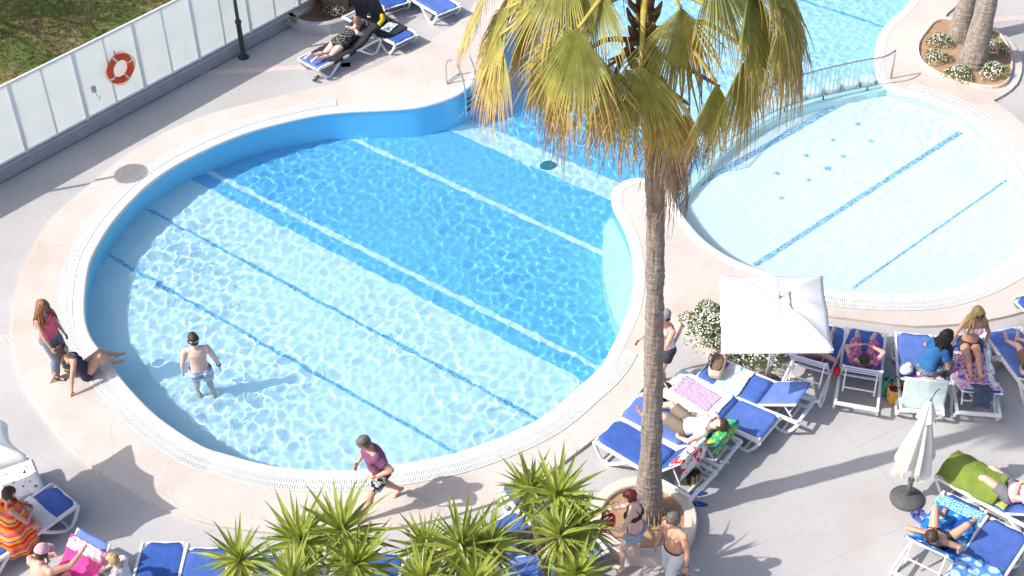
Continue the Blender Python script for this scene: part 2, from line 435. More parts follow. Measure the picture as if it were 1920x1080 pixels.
# ---- pool basin: walls, floors laid in straight bands, lines of dark mosaic
v = []; f = []
for z in (PAVE_Z - .05, -.35, -2.6): v += [(p.x + q.x * .012, p.y + q.y * .012, z) for p, q in zip(POOL, PN)]
for k in range(2):
    for i in range(n):
        j = (i + 1) % n; f.append((k * n + i, k * n + j, (k + 1) * n + j, (k + 1) * n + i))
pool_wall = tag(mk('pool_wall', v, f, M_TWALL, smooth=True), kind='structure')
M_TWALL2 = mat_mosaic('paddling pool wall tile', (.74, .88, .92), .03, wall=True); pool_wall.data.materials.append(M_TWALL2)
_i = [min(range(n), key=lambda i: (POOL[i] - G(*q, PAVE_Z)).length) for q in ((1268, 382), (1700, 545), (1655, 155))]
for k, pl_ in enumerate(pool_wall.data.polygons):                # the paddling pool has a paler wall
    i = k % n; lo_, hi_ = min(_i[0], _i[2]), max(_i[0], _i[2])
    if (lo_ <= i <= hi_) == (lo_ <= _i[1] <= hi_): pl_.material_index = 1

B0, B1 = G(400, 370, -.7), G(1090, 720, -.7)
BD = (B1 - B0).normalized(); BNRM = Vector((-BD.y, BD.x, 0))
if BNRM.y < 0: BNRM = -BNRM
def qof(px, py, z): return (G(px, py, z) - B0).dot(BNRM)
def depth(q):                                        # water gets deeper away from the shallow end
    pts = [(-9, .62), (-4.2, .66), (0, .95), (2.5, 1.25), (5.5, 1.5), (7.5, 1.35), (9.5, 1.0), (40, .9)]
    for (a, da), (b, db) in zip(pts, pts[1:]):
        if q <= b: return da + (db - da) * max(0, (q - a) / (b - a))
    return pts[-1][1]
def floor_pt(s, q, lift=0): p = B0 + BD * s + BNRM * q; return (p.x, p.y, -depth(q) + lift)
def band(name, q0, q1, m, lift=0, s0=-14, s1=26, parent=None):
    qs = [q0 + (q1 - q0) * i / 6 for i in range(7)]
    v = []; f = []
    for q in qs: v += [floor_pt(s0, q, lift), floor_pt(s1, q, lift)]
    for i in range(6): f.append((2 * i, 2 * i + 1, 2 * i + 3, 2 * i + 2))
    o = mk(name, v, f, m, parent)
    if o.data.polygons[0].normal.z < 0: o.data.flip_normals()
    return o
Q = lambda a, b, d: .5 * (qof(*a, -.72 * d) + qof(*b, -.72 * d))
q1 = Q((220, 497), (850, 845), .7); q2 = Q((325, 425), (1000, 790), .85); q3 = Q((432, 352), (1110, 695), 1.0); q4 = Q((745, 305), (1120, 488), 1.25)
q5 = Q((872, 272), (1146, 392), 1.4); q6 = Q((935, 262), (1150, 357), 1.45)
floors = [band('pool_floor', -9, 0, M_TPALE), band('pool_floor', 0, q5, M_TBLUE), band('pool_floor', q5, q6, M_TPALE), band('pool_floor', q6, q6 + 1.9, M_TBLUE), band('pool_floor', q6 + 1.9, 24, M_TMID)]
for o in floors: tag(o, kind='structure')
lines = [band('tile_line', q1 - .04, q1 + .04, M_TLINE, .004, parent=floors[0]), band('tile_line', q2 - .04, q2 + .04, M_TLINE, .004, parent=floors[0]),
         band('tile_line', q3 - .07, q3 + .07, M_TPALE, .004, parent=floors[1]), band('tile_line', q4 - .07, q4 + .07, M_TPALE, .004, parent=floors[1])]
qq = Q((1560, 35), (1650, 68), 1.0); lines.append(band('tile_line', qq - .045, qq + .045, M_TLINE, .004, parent=floors[4]))

# paddling pool on the right, behind a submerged dividing wall
DIV_PX = [(1700, 150), (1653, 163), (1607, 172), (1567, 181), (1507, 196), (1440, 222), (1370, 268), (1310, 325), (1268, 374), (1240, 410)]
DIV = px_curve(DIV_PX, 0, False, .15)
RZ = -.34
right_loop = DIV + [G(1300, 640), G(1600, 720), G(2050, 640), G(2100, 300), G(1850, 130)]
rf = tag(sheet('paddling_pool_floor', [right_loop], RZ, M_TRIGHT, thick=2.0), kind='structure')
DN = normals2(DIV, False)
v = []; f = []; k = len(DIV)
for d, z in ((-.13, -2.2), (-.13, -.06), (-.10, -.035), (.10, -.035), (.13, -.06), (.13, -2.2)):
    v += [(p.x + q.x * d, p.y + q.y * d, z) for p, q in zip(DIV, DN)]
for a in range(5):
    for i in range(k - 1): f.append((a * k + i, a * k + i + 1, (a + 1) * k + i + 1, (a + 1) * k + i))
M_DIV = mat('dividing wall plaster', (.55, .76, .78), .6, .05, 3)
divw = tag(mk('dividing_wall', v, f, M_DIV, smooth=True), 'pale submerged wall dividing the big pool from the paddling pool', 'wall')
def strip(name, a, b, wd, z, m, parent):
    a, b = G(*a, z), G(*b, z); d = (b - a).normalized(); s = Vector((-d.y, d.x, 0)) * wd / 2
    o = mk(name, [a - s, b - s, b + s, a + s], [(0, 1, 2, 3)], m, parent); return o
za = RZ * .72
for a, b, wd in (((1625, 172), (1300, 356), .16), ((1800, 253), (1415, 502), .12), ((1886, 343), (1598, 545), .05)):
    A, B = G(*a, za), G(*b, za); d = (B - A).normalized(); s = Vector((-d.y, d.x, 0)) * wd / 2
    lines.append(mk('tile_line', [(q.x, q.y, RZ + .004) for q in (A - s, B - s, B + s, A + s)], [(0, 1, 2, 3)], M_TLINE2, rf))
stars = []
for i, (sx, sy) in enumerate([(1607, 238), (1562, 268), (1632, 270), (1512, 297), (1580, 299), (1552, 321), (1457, 330), (1516, 343), (1465, 376)]):
    c = G(sx, sy, za); rr = .095 if i != 5 else .14; vv = [(c.x, c.y, RZ + .005)]
    for j in range(16):
        q = rr if j % 2 == 0 else rr * .35; t = math.pi * j / 8 + i
        vv.append((c.x + q * math.cos(t), c.y + q * math.sin(t), RZ + .005))
    stars.append(mk('star_mosaic', vv, [(0, 1 + j, 1 + (j + 1) % 16) for j in range(16)], M_TLINE2, rf))

# white round stools standing in the water along the rail
M_STOOL = mat('white stool plaster', (.82, .86, .86), .5, .05, 4)
stools = []
for i, (sx, sy) in enumerate([(1628, 148), (1594, 154), (1560, 161), (1526, 169), (1491, 180), (1457, 194), (1424, 211)]):
    c = G(sx, sy, -.05)
    o = MB().lathe([(.20, -1.3), (.20, -.14), (.19, -.09), (.15, -.06), (0.02, -.05)], 20).build('pool_stool', M_STOOL, None, True, (c.x, c.y, 0))
    stools.append(tag(o, 'round white stool in the water behind the railing, %s from the right end' % ['first', 'second', 'third', 'fourth', 'fifth', 'sixth', 'seventh'][i], 'stool', 'stools in the water behind the railing'))
# floor drain
c = G(1027, 326, -1.02); dq = (c - B0).dot(BNRM)
M_DRAIN = mat('teal drain', (.02, .20, .26), .5, .2, 20)
drain = MB().lathe([(.17, -.01), (.17, .006), (.13, .012), (.01, .012)], 24).build('floor_drain', M_DRAIN, floors[2], True, (c.x, c.y, -depth(dq) + .01))

# pale bench under water along the tongue between the pools
def near0(px, py):
    g = G(px, py, PAVE_Z); return min(range(n), key=lambda i: (POOL[i] - g).length)
ia, ib = sorted((near0(1149, 384), near0(1172, 600))); seg = [i for i in range(ia, ib + 1)]; inner = []
for k_, i in enumerate(seg):
    u = k_ / (len(seg) - 1); inner.append(POOL[i] - PN[i] * (.06 + .50 * math.sin(math.pi * u) ** .7))
bench = tag(sheet('pool_bench', [[POOL[i] + PN[i] * .02 for i in seg] + inner[::-1]], -.52, M_TPALE, thick=2.0), kind='structure')

# ---- water: a rippled refracting surface over both pools
WPOLY = off(.05)
res = .034
xs = np.arange(min(p.x for p in WPOLY), max(p.x for p in WPOLY), res); ys = np.arange(min(p.y for p in WPOLY), max(p.y for p in WPOLY), res)
X, Y = np.meshgrid(xs, ys)
rng = np.random.default_rng(5); Z = np.zeros_like(X)
for i in range(64):
    lam = float(np.exp(rng.uniform(math.log(.125), math.log(.6)))); th = rng.normal(R(200), 1.0) if i % 3 else rng.uniform(0, 6.28)
    kk = 2 * math.pi / lam
    Z += .00115 * lam ** .9 * np.sin(kk * (X * math.cos(th) + Y * math.sin(th)) + rng.uniform(0, 6.28))
# ripples come in patches, quieter near the top wall
qg = (X - B0.x) * BNRM.x + (Y - B0.y) * BNRM.y
patch = np.interp(qg, [-5, -3, -1, .5, 3, 7, 10, 14], [1.55, 1.25, .95, .65, .42, .5, .8, .85]) * (1 + .38 * np.sin(X * .9 + 1.3 * np.sin(Y * .5)) * np.sin(Y * .7 + 2) + .2 * np.sin(X * 2.1 + Y * 1.3))
V = np.stack([X, Y, Z * patch + WATER_Z], -1).reshape(-1, 3); ny, nx = X.shape
idx = np.arange(nx * ny).reshape(ny, nx)
cx = X[:-1, :-1] + res / 2; cy = Y[:-1, :-1] + res / 2
keep = inside_mask(cx, cy, WPOLY)
Fq = np.stack([idx[:-1, :-1], idx[:-1, 1:], idx[1:, 1:], idx[1:, :-1]], -1)[keep]
used = np.unique(Fq); remap = -np.ones(nx * ny, int); remap[used] = np.arange(len(used))
m, t, p = nt_new('pool water'); t.nodes.remove(p)
gl = t.nodes.new('ShaderNodeBsdfGlass'); gl.inputs['Roughness'].default_value = 0; gl.inputs['IOR'].default_value = 1.33
gl.inputs['Color'].default_value = (.93, .985, 1, 1); t.links.new(gl.outputs[0], t.nodes['Material Output'].inputs[0])
me = bpy.data.meshes.new('water'); me.from_pydata(V[used].tolist(), [], remap[Fq].tolist())
water = tag(link('water', me, None, m, smooth=True), kind='structure')
water.cycles.is_caustics_caster = True
UNDER = [bench] + floors + lines + stars + stools + [pool_wall, rf, divw, drain, cope]
for o in UNDER: o.cycles.is_caustics_receiver = True

# ---- overflow grates beside the coping
def grate(label, i0, i1, d0=.225, d1=.47):
    idxs = list(range(i0, i1)); root = thing('drain_grate', label, 'grate', tuple(POOL[(i0 + i1) // 2 % n])[:2] + (PAVE_Z,))
    L0 = Vector(root.location)
    c = [POOL[i % n] for i in idxs]; nn = [PN[i % n] for i in idxs]
    # resample finely
    acc = [0]
    for a, b in zip(c, c[1:]): acc.append(acc[-1] + (b - a).length)
    def at(s):
        k = min(max(int(np.searchsorted(acc, s)) - 1, 0), len(c) - 2); t = (s - acc[k]) / (acc[k + 1] - acc[k] + 1e-9)
        return c[k].lerp(c[k + 1], t), nn[k].lerp(nn[k + 1], t).normalized()
    def ribbon(a, b, z, mb, step=.2):
        m_ = max(2, int(acc[-1] / step)); vv = []; ff = []
        for k in range(m_ + 1):
            p, q = at(acc[-1] * k / m_)
            vv += [p + q * a - L0 + Vector((0, 0, z)), p + q * b - L0 + Vector((0, 0, z))]
        for k in range(m_): ff.append((2 * k, 2 * k + 1, 2 * k + 3, 2 * k + 2))
        mb.add(vv, ff)
    mb = MB(); ribbon(d0, d1, .003, mb); mb.build('channel', M_CHAN, root)
    mb = MB(); dm = (d0 + d1) / 2
    for a, b in ((d0 - .008, d0 + .012), (dm - .016, dm + .016), (d1 - .012, d1 + .008)): ribbon(a, b, .013, mb)
    mb.build('frame', M_GRATE, root)
    mb = MB(); s = .02
    while s < acc[-1] - .02:
        p, q = at(s); d = Vector((q.y, -q.x, 0)) * .0135; o = p - L0 + Vector((0, 0, .010))
        for a, b in ((d0 + .012, dm - .016), (dm + .016, d1 - .012)):
            mb.add([o + q * a - d, o + q * b - d, o + q * b + d, o + q * a + d], [(0, 1, 2, 3)])
        s += .036
    tag(mb.build('bars', M_GRATE, root), kind='stuff')
    return root
def near(px, py):
    g = G(px, py, PAVE_Z); return min(range(n), key=lambda i: (POOL[i] - g).length)
def arc(a, b):
    i0, i1 = near(*a), near(*b)
    if i1 < i0: i1 += n
    return i0, i1
def shorter(a, b):
    i, j = arc(a, b); k, l = arc(b, a)
    return (i, j) if j - i < l - k else (k, l)
grate('slotted white overflow grate round the left and lower rim of the big pool', *max((arc((640, 208), (1150, 648)), arc((1150, 648), (640, 208))), key=lambda a: (POOL[(a[0] + a[1]) // 2 % n] - G(160, 560)).length < 6))
grate('slotted white overflow grate along the paddling pool by the sun loungers', *shorter((1500, 530), (1700, 176)))

# ---- brick ribbons let into the deck
def brick_mat():
    m, t, p = nt_new('pink brick ribbon'); L = t.links.new
    tc = t.nodes.new('ShaderNodeTexCoord'); br = t.nodes.new('ShaderNodeTexBrick')
    br.inputs['Scale'].default_value = 1; br.inputs['Brick Width'].default_value = .11; br.inputs['Row Height'].default_value = .075; br.inputs['Mortar Size'].default_value = .012
    br.inputs['Color1'].default_value = (.55, .36, .32, 1); br.inputs['Color2'].default_value = (.62, .47, .43, 1); br.inputs['Mortar'].default_value = (.6, .57, .55, 1)
    L(tc.outputs['Object'], br.inputs['Vector']); L(br.outputs['Color'], p.inputs['Base Color']); p.inputs['Roughness'].default_value = .8
    return m
M_BRICK = brick_mat()
for a, b in (((372, 138), (700, 118)), ((-120, 640), (24, 634)), ((1845, 38), (1990, 29)), ((648, 118), (652, 152))):
    A, B = G(*a), G(*b); ln = (B - A).length
    o = mk('brick_ribbon', [(0, -.11, 0), (ln, -.11, 0), (ln, .11, 0), (0, .11, 0)], [(0, 1, 2, 3)], M_BRICK, None, (A.x, A.y, .004), math.atan2(B.y - A.y, B.x - A.x))
    tag(o, kind='structure')

# ---- raised beds with kerbs
def bed(name, label, loop, top, soil_z, kw, mk_, ms, base=0.0):
    """kerb ring standing on the deck, filled with soil"""
    lp = loop[:]
    if poly_area(lp) > 0: lp.reverse()
    nn = normals2(lp); m_ = len(lp); root = thing(name, label, 'planter', (sum(p.x for p in lp) / m_, sum(p.y for p in lp) / m_, base))
    L0 = Vector(root.location); v = []; f = []
    for d, z in ((0, 0), (0, top - .02), (-.02, top), (-kw + .02, top), (-kw, top - .02), (-kw, 0)):
        v += [(p.x + q.x * d - L0.x, p.y + q.y * d - L0.y, z) for p, q in zip(lp, nn)]
    for k in range(5):
        for i in range(m_): j = (i + 1) % m_; f.append((k * m_ + i, k * m_ + j, (k + 1) * m_ + j, (k + 1) * m_ + i))
    mk('kerb', v, f, mk_, root)
    # uneven soil
    inner = [p - q * (kw - .005) for p, q in zip(lp, nn)]
    xs = np.arange(min(p.x for p in inner), max(p.x for p in inner), .07); ys = np.arange(min(p.y for p in inner), max(p.y for p in inner), .07)
    tri = tessellate_polygon([[Vector((p.x, p.y, 0)) for p in inner]])
    bm = bmesh.new(); vs = [bm.verts.new((p.x - L0.x, p.y - L0.y, soil_z)) for p in inner]
    for tt in tri:
        try: bm.faces.new([vs[i] for i in tt])
        except ValueError: pass
    bmesh.ops.subdivide_edges(bm, edges=[e for e in bm.edges if e.calc_length() > .3], cuts=4, use_grid_fill=True)
    bmesh.ops.triangulate(bm, faces=bm.faces[:])
    for q in bm.verts:
        q.co.z += .035 * mnoise.noise((q.co.x * 2.2, q.co.y * 2.2, 3)) + .012 * mnoise.noise((q.co.x * 9, q.co.y * 9, 1))
    bmesh.ops.recalc_face_normals(bm, faces=bm.faces[:])
    me = bpy.data.meshes.new('soil'); bm.to_mesh(me); bm.free()
    if me.polygons[0].normal.z < 0: me.flip_normals()
    link('soil', me, root, ms)
    return root
def circle(c, r, k=40): return [Vector((c.x + r * math.cos(2 * math.pi * i / k), c.y + r * math.sin(2 * math.pi * i / k), 0)) for i in range(k)]
PALM = G(1216, 972, .16)
bed('round_planter', 'round cream kerb planter of sandy soil around the big palm', circle(G(1207, 966, .24), .83), .24, .17, .19, M_CREAMK, M_SOIL)
TREE_BED = px_curve([(1756, 41), (1796, 40), (1840, 49), (1868, 60), (1880, 72), (1893, 94), (1899, 122), (1892, 153), (1871, 166), (1834, 165), (1806, 158), (1768, 146), (1735, 127), (1721, 108), (1720, 86), (1733, 64)], PAVE_Z, True, .12)
bed('tree_planter', 'oval bed of reddish soil around the two palm trunks by the paddling pool', TREE_BED, .085, .03, .05, M_CREAMK, M_SOIL, PAVE_Z)
FLOWER_BED = px_curve([(1279, 603), (1284, 618), (1305, 643), (1332, 669), (1352, 682), (1400, 690), (1450, 684), (1478, 665), (1490, 640), (1480, 612), (1430, 598), (1350, 590), (1310, 592)], .02, True, .12)
bed('flower_planter', 'curved cream kerb bed of white flowers beside the open white parasol', FLOWER_BED, .17, .12, .11, M_CREAMK, M_SOIL)
TOP_BED = catmull([G(541, 46), G(556, 60), G(585, 67), G(620, 65), G(655, 55), G(690, 38), G(718, 15), G(745, -12)], False, .15)
TOP_BED = TOP_BED + [G(745, -12) + FD * 1.5, FB + FD * 5.2 - FNRM * .05, FB + FNRM * .02]
bed('corner_planter', 'grey kerb corner bed of red brown soil beside the glass fence', TOP_BED, .30, .24, .16, M_KERB, M_SOILRED)

# ================================================================ FIXTURES
M_WHITE = mat('white plastic', (.80, .80, .79), .38, .04, 4, .05, 30)
M_WMETAL = mat('white painted metal', (.78, .79, .78), .4, .05, 5)
M_STEEL = mat('brushed steel', (.62, .63, .63), .28, .06, 8, metal=.9)
M_GREEN = mat('dark green lamp paint', (.018, .035, .032), .4, .15, 6)

# ---- frosted glass fence on its grey kerb
def glass_mat():
    m, t, p = nt_new('frosted glass'); L = t.links.new
    tc = t.nodes.new('ShaderNodeTexCoord'); nz = t.nodes.new('ShaderNodeTexNoise'); nz.inputs['Scale'].default_value = 1.3; nz.inputs['Detail'].default_value = 6
    L(tc.outputs['Object'], nz.inputs['Vector'])
    r = ramp(t, [(.3, (.88, .92, .92)), (.6, (.94, .955, .95))]); L(nz.outputs['Fac'], r.inputs[0]); L(r.outputs[0], p.inputs['Base Color'])
    p.inputs['Roughness'].default_value = .25; p.inputs['Specular IOR Level'].default_value = .5
    tr = t.nodes.new('ShaderNodeBsdfTranslucent'); L(r.outputs[0], tr.inputs[0])
    mx = t.nodes.new('ShaderNodeMixShader'); mx.inputs[0].default_value = .66
    L(p.outputs[0], mx.inputs[1]); L(tr.outputs[0], mx.inputs[2]); L(mx.outputs[0], t.nodes['Material Output'].inputs[0])
    return m
M_GLASS = glass_mat()
FRZ = math.atan2(FD.y, FD.x); FH = 1.68; KH = .30
fence = thing('glass_fence', 'white framed frosted glass fence on a grey kerb along the lawn', 'fence', tuple(FA), FRZ)   # local x along the fence, -y towards the pool
S0, S1 = -4.0, 12.5
k_ = MB(); k_.box(((S0 + S1) / 2, .16, KH / 2), (S1 - S0, .32, KH), bev=.015); k_.build('kerb', M_KERB, fence)
mb = MB()
mb.box(((S0 + S1) / 2, .12, KH + .04), (S1 - S0, .06, .05), bev=.01); mb.build('bottom_rail', M_WMETAL, fence)
mb = MB(); mb.box(((S0 + S1) / 2, .12, KH + FH), (S1 - S0, .06, .05), bev=.01); mb.build('top_rail', M_WMETAL, fence)
s_a = (G(178, 232, .3) - FA).dot(FD); s_b = (G(387, 119, .3) - FA).dot(FD); pitch = (s_b - s_a) / 2
ks = range(-6, 12)
mbp = MB().box((0, 0, 0), (.07, .07, FH), bev=.01).mesh('post'); mbm = MB().box((0, 0, 0), (.035, .035, FH - .05)).mesh('mullion')
pm = MB().box((0, 0, 0), (pitch / 2 - .015, .012, FH - .08)).mesh('pane')
for k in ks:
    s = s_a + k * pitch
    if not S0 < s < S1: continue
    link('post', mbp, fence, M_WMETAL, (s, .12, KH + FH / 2))
    if s + pitch / 2 < S1:
        link('mullion', mbm, fence, M_WMETAL, (s + pitch / 2, .10, KH + FH / 2))
    for h in (.25, .75):
        if s + pitch * h + pitch / 4 < S1: link('pane', pm, fence, M_GLASS, (s + pitch * h, .12, KH + FH / 2 + .01))

# ---- lifebuoy hanging on the fence
def on_fence(px, py):
    """point on the pool face of the fence"""
    d = _f * FPX + _r * (px - 960) - _u * (py - 540); o = Vector((0, 0, CAM_H)); P0 = FA + FNRM * (-.07)
    return o + d * ((P0 - o).dot(FNRM) / d.dot(FNRM))
M_BUOY = mat('orange lifebuoy foam', (.78, .085, .02), .5, .08, 5)
c = on_fence(223, 127) + FNRM * .05
buoy = thing('lifebuoy', 'orange ring lifebuoy with white bands hanging on the glass fence', 'lifebuoy', tuple(c), FRZ)
def torus(Rm, r, a0=0, a1=2 * math.pi, k=40, sy=1.0):
    pts = [(Rm * math.cos(a0 + (a1 - a0) * i / k), 0, Rm * math.sin(a0 + (a1 - a0) * i / k)) for i in range(k + 1)]
    return MB().tube(pts, r, 12, abs(a1 - a0) < 6.28)
torus(.27, .075).build('ring', M_BUOY, buoy, True)
for a in (.3, 1.87, 3.44, 5.01): torus(.27, .078, a, a + .15, 5).build('white_band', M_WHITE, buoy, True)
rope = [( .37 * math.cos(t) * (1 + .05 * math.cos(4 * t)), -.01, .37 * math.sin(t) * (1 + .05 * math.cos(4 * t))) for t in [2 * math.pi * i / 60 for i in range(61)]]
MB().tube(rope, .009, 5, False).build('rope', mat('grab rope', (.75, .38, .12), .8), buoy)
MB().tube([(-.06, .0, .46), (-.05, 0, .36), (-.03, .0, .3)], .012, 6).build('hook', mat('hook metal', (.2, .15, .08), .5), buoy)
# small key box on the post
c = on_fence(173, 166) + FNRM * .05
o = thing('latch_box', 'small grey latch box with dangling cord on the glass fence left of the lifebuoy', 'latch', tuple(c), FRZ)
MB().box((0, 0, 0), (.10, .06, .14), bev=.01).build('case', mat('grey latch', (.42, .44, .44), .4), o)
MB().tube([(.0, -.03, -.06), (.03, -.03, -.16), (.10, -.03, -.25), (.05, -.02, -.30)], .006, 5).build('cord', M_DARK, o)

# ---- lamp posts
def lamp(label, loc, h):
    o = thing('lamp_post', label, 'lamp', loc)
    MB().lathe([(.13, 0), (.13, .03), (.10, .05), (.06, .07), (.06, .9), (.075, .92), (.075, .98), (.042, 1.0), (.038, h)], 16).build('pole', M_GREEN, o, True)
    MB().lathe([(.02, h), (.08, h + .02), (.30, h + .05), (.36, h + .075), (.30, h + .11), (.05, h + .17), (.01, h + .2)], 28).build('shade', M_GREEN, o, True)
    MB().lathe([(.02, h - .02), (.12, h - .01), (.17, h + .03), (.02, h + .04)], 18).build('diffuser', mat('lamp diffuser', (.8, .8, .76), .3), o, True)
    return o
lamp('dark green lamp post standing before the glass fence right of the lifebuoy', tuple(G(457, 108)), 3.3)
hl = 3.55; sh = G(245, 328, .03); kx = hl / math.tan(SUN_EL)
lamp('dark green lamp post beyond the left edge, seen by its shadow', (sh.x - kx * math.cos(SUN_AZ), sh.y - kx * math.sin(SUN_AZ), 0), hl)

# ---- pool ladder
lad = thing('pool_ladder', 'steel pool ladder with two curved handrails on the far rim', 'ladder', tuple(G(862, 176, PAVE_Z)))
L0 = Vector(lad.location)
tops = [(G(838, 157, PAVE_Z), G(872, 178, PAVE_Z)), (G(862, 140, PAVE_Z), G(889, 158, PAVE_Z))]
ins = Vector((.42, -.72, 0)).normalized()
for a, b in tops:
    a, b = a - L0, b - L0; d = (b - a); d.z = 0; d.normalize()
    e = a + d * .62
    pts = catmull([a + Vector((0, 0, 0)), a + Vector((0, 0, .45)), a + d * .12 + Vector((0, 0, .66)), a + d * .36 + Vector((0, 0, .68)), a + d * .58 + Vector((0, 0, .4)), a + d * .66 + Vector((0, 0, -.1)), a + d * .66 + Vector((0, 0, -1.05))], False, .06)
    MB().tube(pts, .021, 8).build('handrail', M_STEEL, lad, True)
    MB().lathe([(.05, 0), (.05, .015), (.02, .025)], 12, tuple(a)).build('collar', M_STEEL, lad, True)
sd = (tops[1][0] - tops[0][0]); sd.z = 0
a0 = tops[0][0] - L0; d = (tops[0][1] - tops[0][0]); d.z = 0; d.normalize()
M_STEP = mat('dark ladder tread', (.03, .07, .10), .5)
for k in range(3):
    z = -.22 - .27 * k; q = a0 + d * .66
    mb = MB(); mb.tube([q + Vector((0, 0, z)), q + sd + Vector((0, 0, z))], .035, 6); o = mb.build('tread', M_STEP, lad); o.cycles.is_caustics_receiver = True
MB().tube([a0 + Vector((0, 0, .04)), a0 + sd + Vector((0, 0, .04))], .015, 6).build('crossbar', M_STEEL, lad, True)

# ---- curved railing on the dividing wall
rail_c = px_curve([(1679, 143), (1653, 163), (1607, 172), (1567, 181), (1507, 196), (1440, 222), (1370, 268), (1318, 318)], 0, False, .11)
rl = thing('pool_railing', 'curved steel railing of thin balusters on the wall between the two pools', 'railing', tuple(rail_c[10]))
L0 = Vector(rl.location); RH = .80
pts = [p - L0 + Vector((0, 0, RH)) for p in rail_c[3:]]
first = rail_c[2] - L0
pl = [Vector((first.x, first.y, PAVE_Z)), Vector((first.x, first.y, RH - .07)), Vector((first.x, first.y, RH)) * .7 + pts[0] * .3] + pts + [pts[-1] - Vector((0, 0, .1)), pts[-1] - Vector((0, 0, .8))]
MB().tube(pl, .021, 8).build('top_rail', M_STEEL, rl, True)
MB().tube([p - L0 + Vector((0, 0, .10)) for p in rail_c[5:]], .013, 6).build('bottom_rail', M_STEEL, rl, True)
bal = MB().tube([(0, 0, .10), (0, 0, RH)], .0115, 6).mesh('baluster')
acc = 0
for a, b in zip(rail_c[5:], rail_c[6:]):
    link('baluster', bal, rl, M_STEEL, tuple(b - L0 - Vector((0, 0, b.z - L0.z))))
for i in range(8, len(rail_c), 9):
    p = rail_c[i] - L0; MB().tube([(p.x, p.y, -.06), (p.x, p.y, .10)], .02, 6).build('foot', mat('green bronze foot', (.08, .25, .18), .5), rl, True)
for o in list(rl.children): o.cycles.is_caustics_receiver = True

# ---- parasols
M_CANVAS = mat('white canvas', (.90, .89, .87), .8, .04, 2, .15, 25, trans=.18)
M_CANVAS2 = mat('cream canvas', (.80, .775, .71), .85, .06, 3, .2, 25, trans=.12)
M_BASE = mat('dark concrete base', (.10, .10, .105), .75, .2, 10, .4, 30)
M_GREYPL = mat('grey plastic sleeve', (.25, .26, .27), .5)
def canopy(corners, hub, edge_sag, rise, nseg=12, flat=.18):
    """corners: rim points relative to the foot; hub: top; cloth sags a little between the ribs"""
    k = len(corners); v = [Vector(hub)]; f = []; per = []
    for i in range(k):
        a, b = Vector(corners[i]), Vector(corners[(i + 1) % k])
        mid = (a + b) / 2
        for j in range(nseg):
            t = j / nseg; p = a.lerp(b, t); w_ = math.sin(math.pi * t)
            inw = (Vector(hub) - p); inw.z = 0
            p = p + inw * (edge_sag * w_) - Vector((0, 0, .02 * w_)); per.append((p, w_))
    m_ = len(per); rows = 10
    for r_ in range(1, rows + 1):
        u = r_ / rows
        for p, w_ in per:
            q = Vector(hub).lerp(p, u)
            q.z += rise * math.sin(math.pi * u) * (1 - .25 * w_) - .015 * w_ * math.sin(math.pi * u)
            v.append(q)
    for j in range(m_): f.append((0, 1 + j, 1 + (j + 1) % m_))
    for r_ in range(rows - 1):
        for j in range(m_):
            a = 1 + r_ * m_ + j; b = 1 + r_ * m_ + (j + 1) % m_; f.append((a, a + m_, b + m_, b))
    # valance
    b0 = len(v); e0 = 1 + (rows - 1) * m_
    for j in range(m_): q = v[e0 + j]; v.append(Vector((q.x * 1.0, q.y, q.z - .07)))
    for j in range(m_): f.append((e0 + j, b0 + j, b0 + (j + 1) % m_, e0 + (j + 1) % m_))
    return v, f

def parasol(label, foot, corners, hub, sag, base=True, rise=.10):
    o = thing('parasol', label, 'parasol', tuple(foot))
    v, f = canopy(corners, hub, sag, rise); c = mk('canopy', v, f, M_CANVAS, o, smooth=True)
    hv = Vector(hub)
    cs = [hv + (Vector(q) - hv) * .24 + Vector((0, 0, .09)) for q in corners]
    v, f = canopy(cs, hv + Vector((0, 0, .07)), .06, .02, 6); mk('vent', v, f, M_CANVAS, c, smooth=True)
    MB().tube([(0, 0, .02), (hv.x, hv.y, hv.z + .05)], .022, 10).build('pole', M_WMETAL, o, True)
    MB().lathe([(.03, 0), (.035, .03), (.02, .07), (.008, .09)], 12, (hv.x, hv.y, hv.z + .06)).build('finial', mat('grey finial', (.4, .4, .4), .5), o, True)
    for q in corners:
        q = Vector(q); MB().tube([hv - Vector((0, 0, .05)), q + Vector((0, 0, .0))], .009, 5).build('rib', M_WMETAL, o)
        MB().tube([(hv.x * .75, hv.y * .75, hv.z * .75), hv.lerp(q, .5) - Vector((0, 0, .03))], .008, 5).build('strut', M_WMETAL, o)
    if base:
        MB().lathe([(.27, 0), (.27, .04), (.24, .07), (.12, .11), (.06, .12), (.045, .13)], 28).build('base', M_BASE, o, True)
        MB().lathe([(.036, .1), (.036, .36), (.028, .38)], 12).build('sleeve', M_GREYPL, o, True)
    return o
def with_mids(c, k=.0):
    c = [Vector(q) for q in c]; out = []
    for i in range(len(c)): out += [c[i], c[i].lerp(c[(i + 1) % len(c)], .5)]
    return out
foot = G(1436, 720)
Z0 = 1.92
cr = [G(x, y, z) - foot for x, y, z in ((1349, 516, Z0), (1543, 517, Z0), (1563, 656, Z0 - .04), (1352, 658, Z0))]
hub = G(1459, 564, 2.05) - foot
parasol('square white parasol standing open beside the flower bed', foot, with_mids(cr), hub, .02, rise=.10)

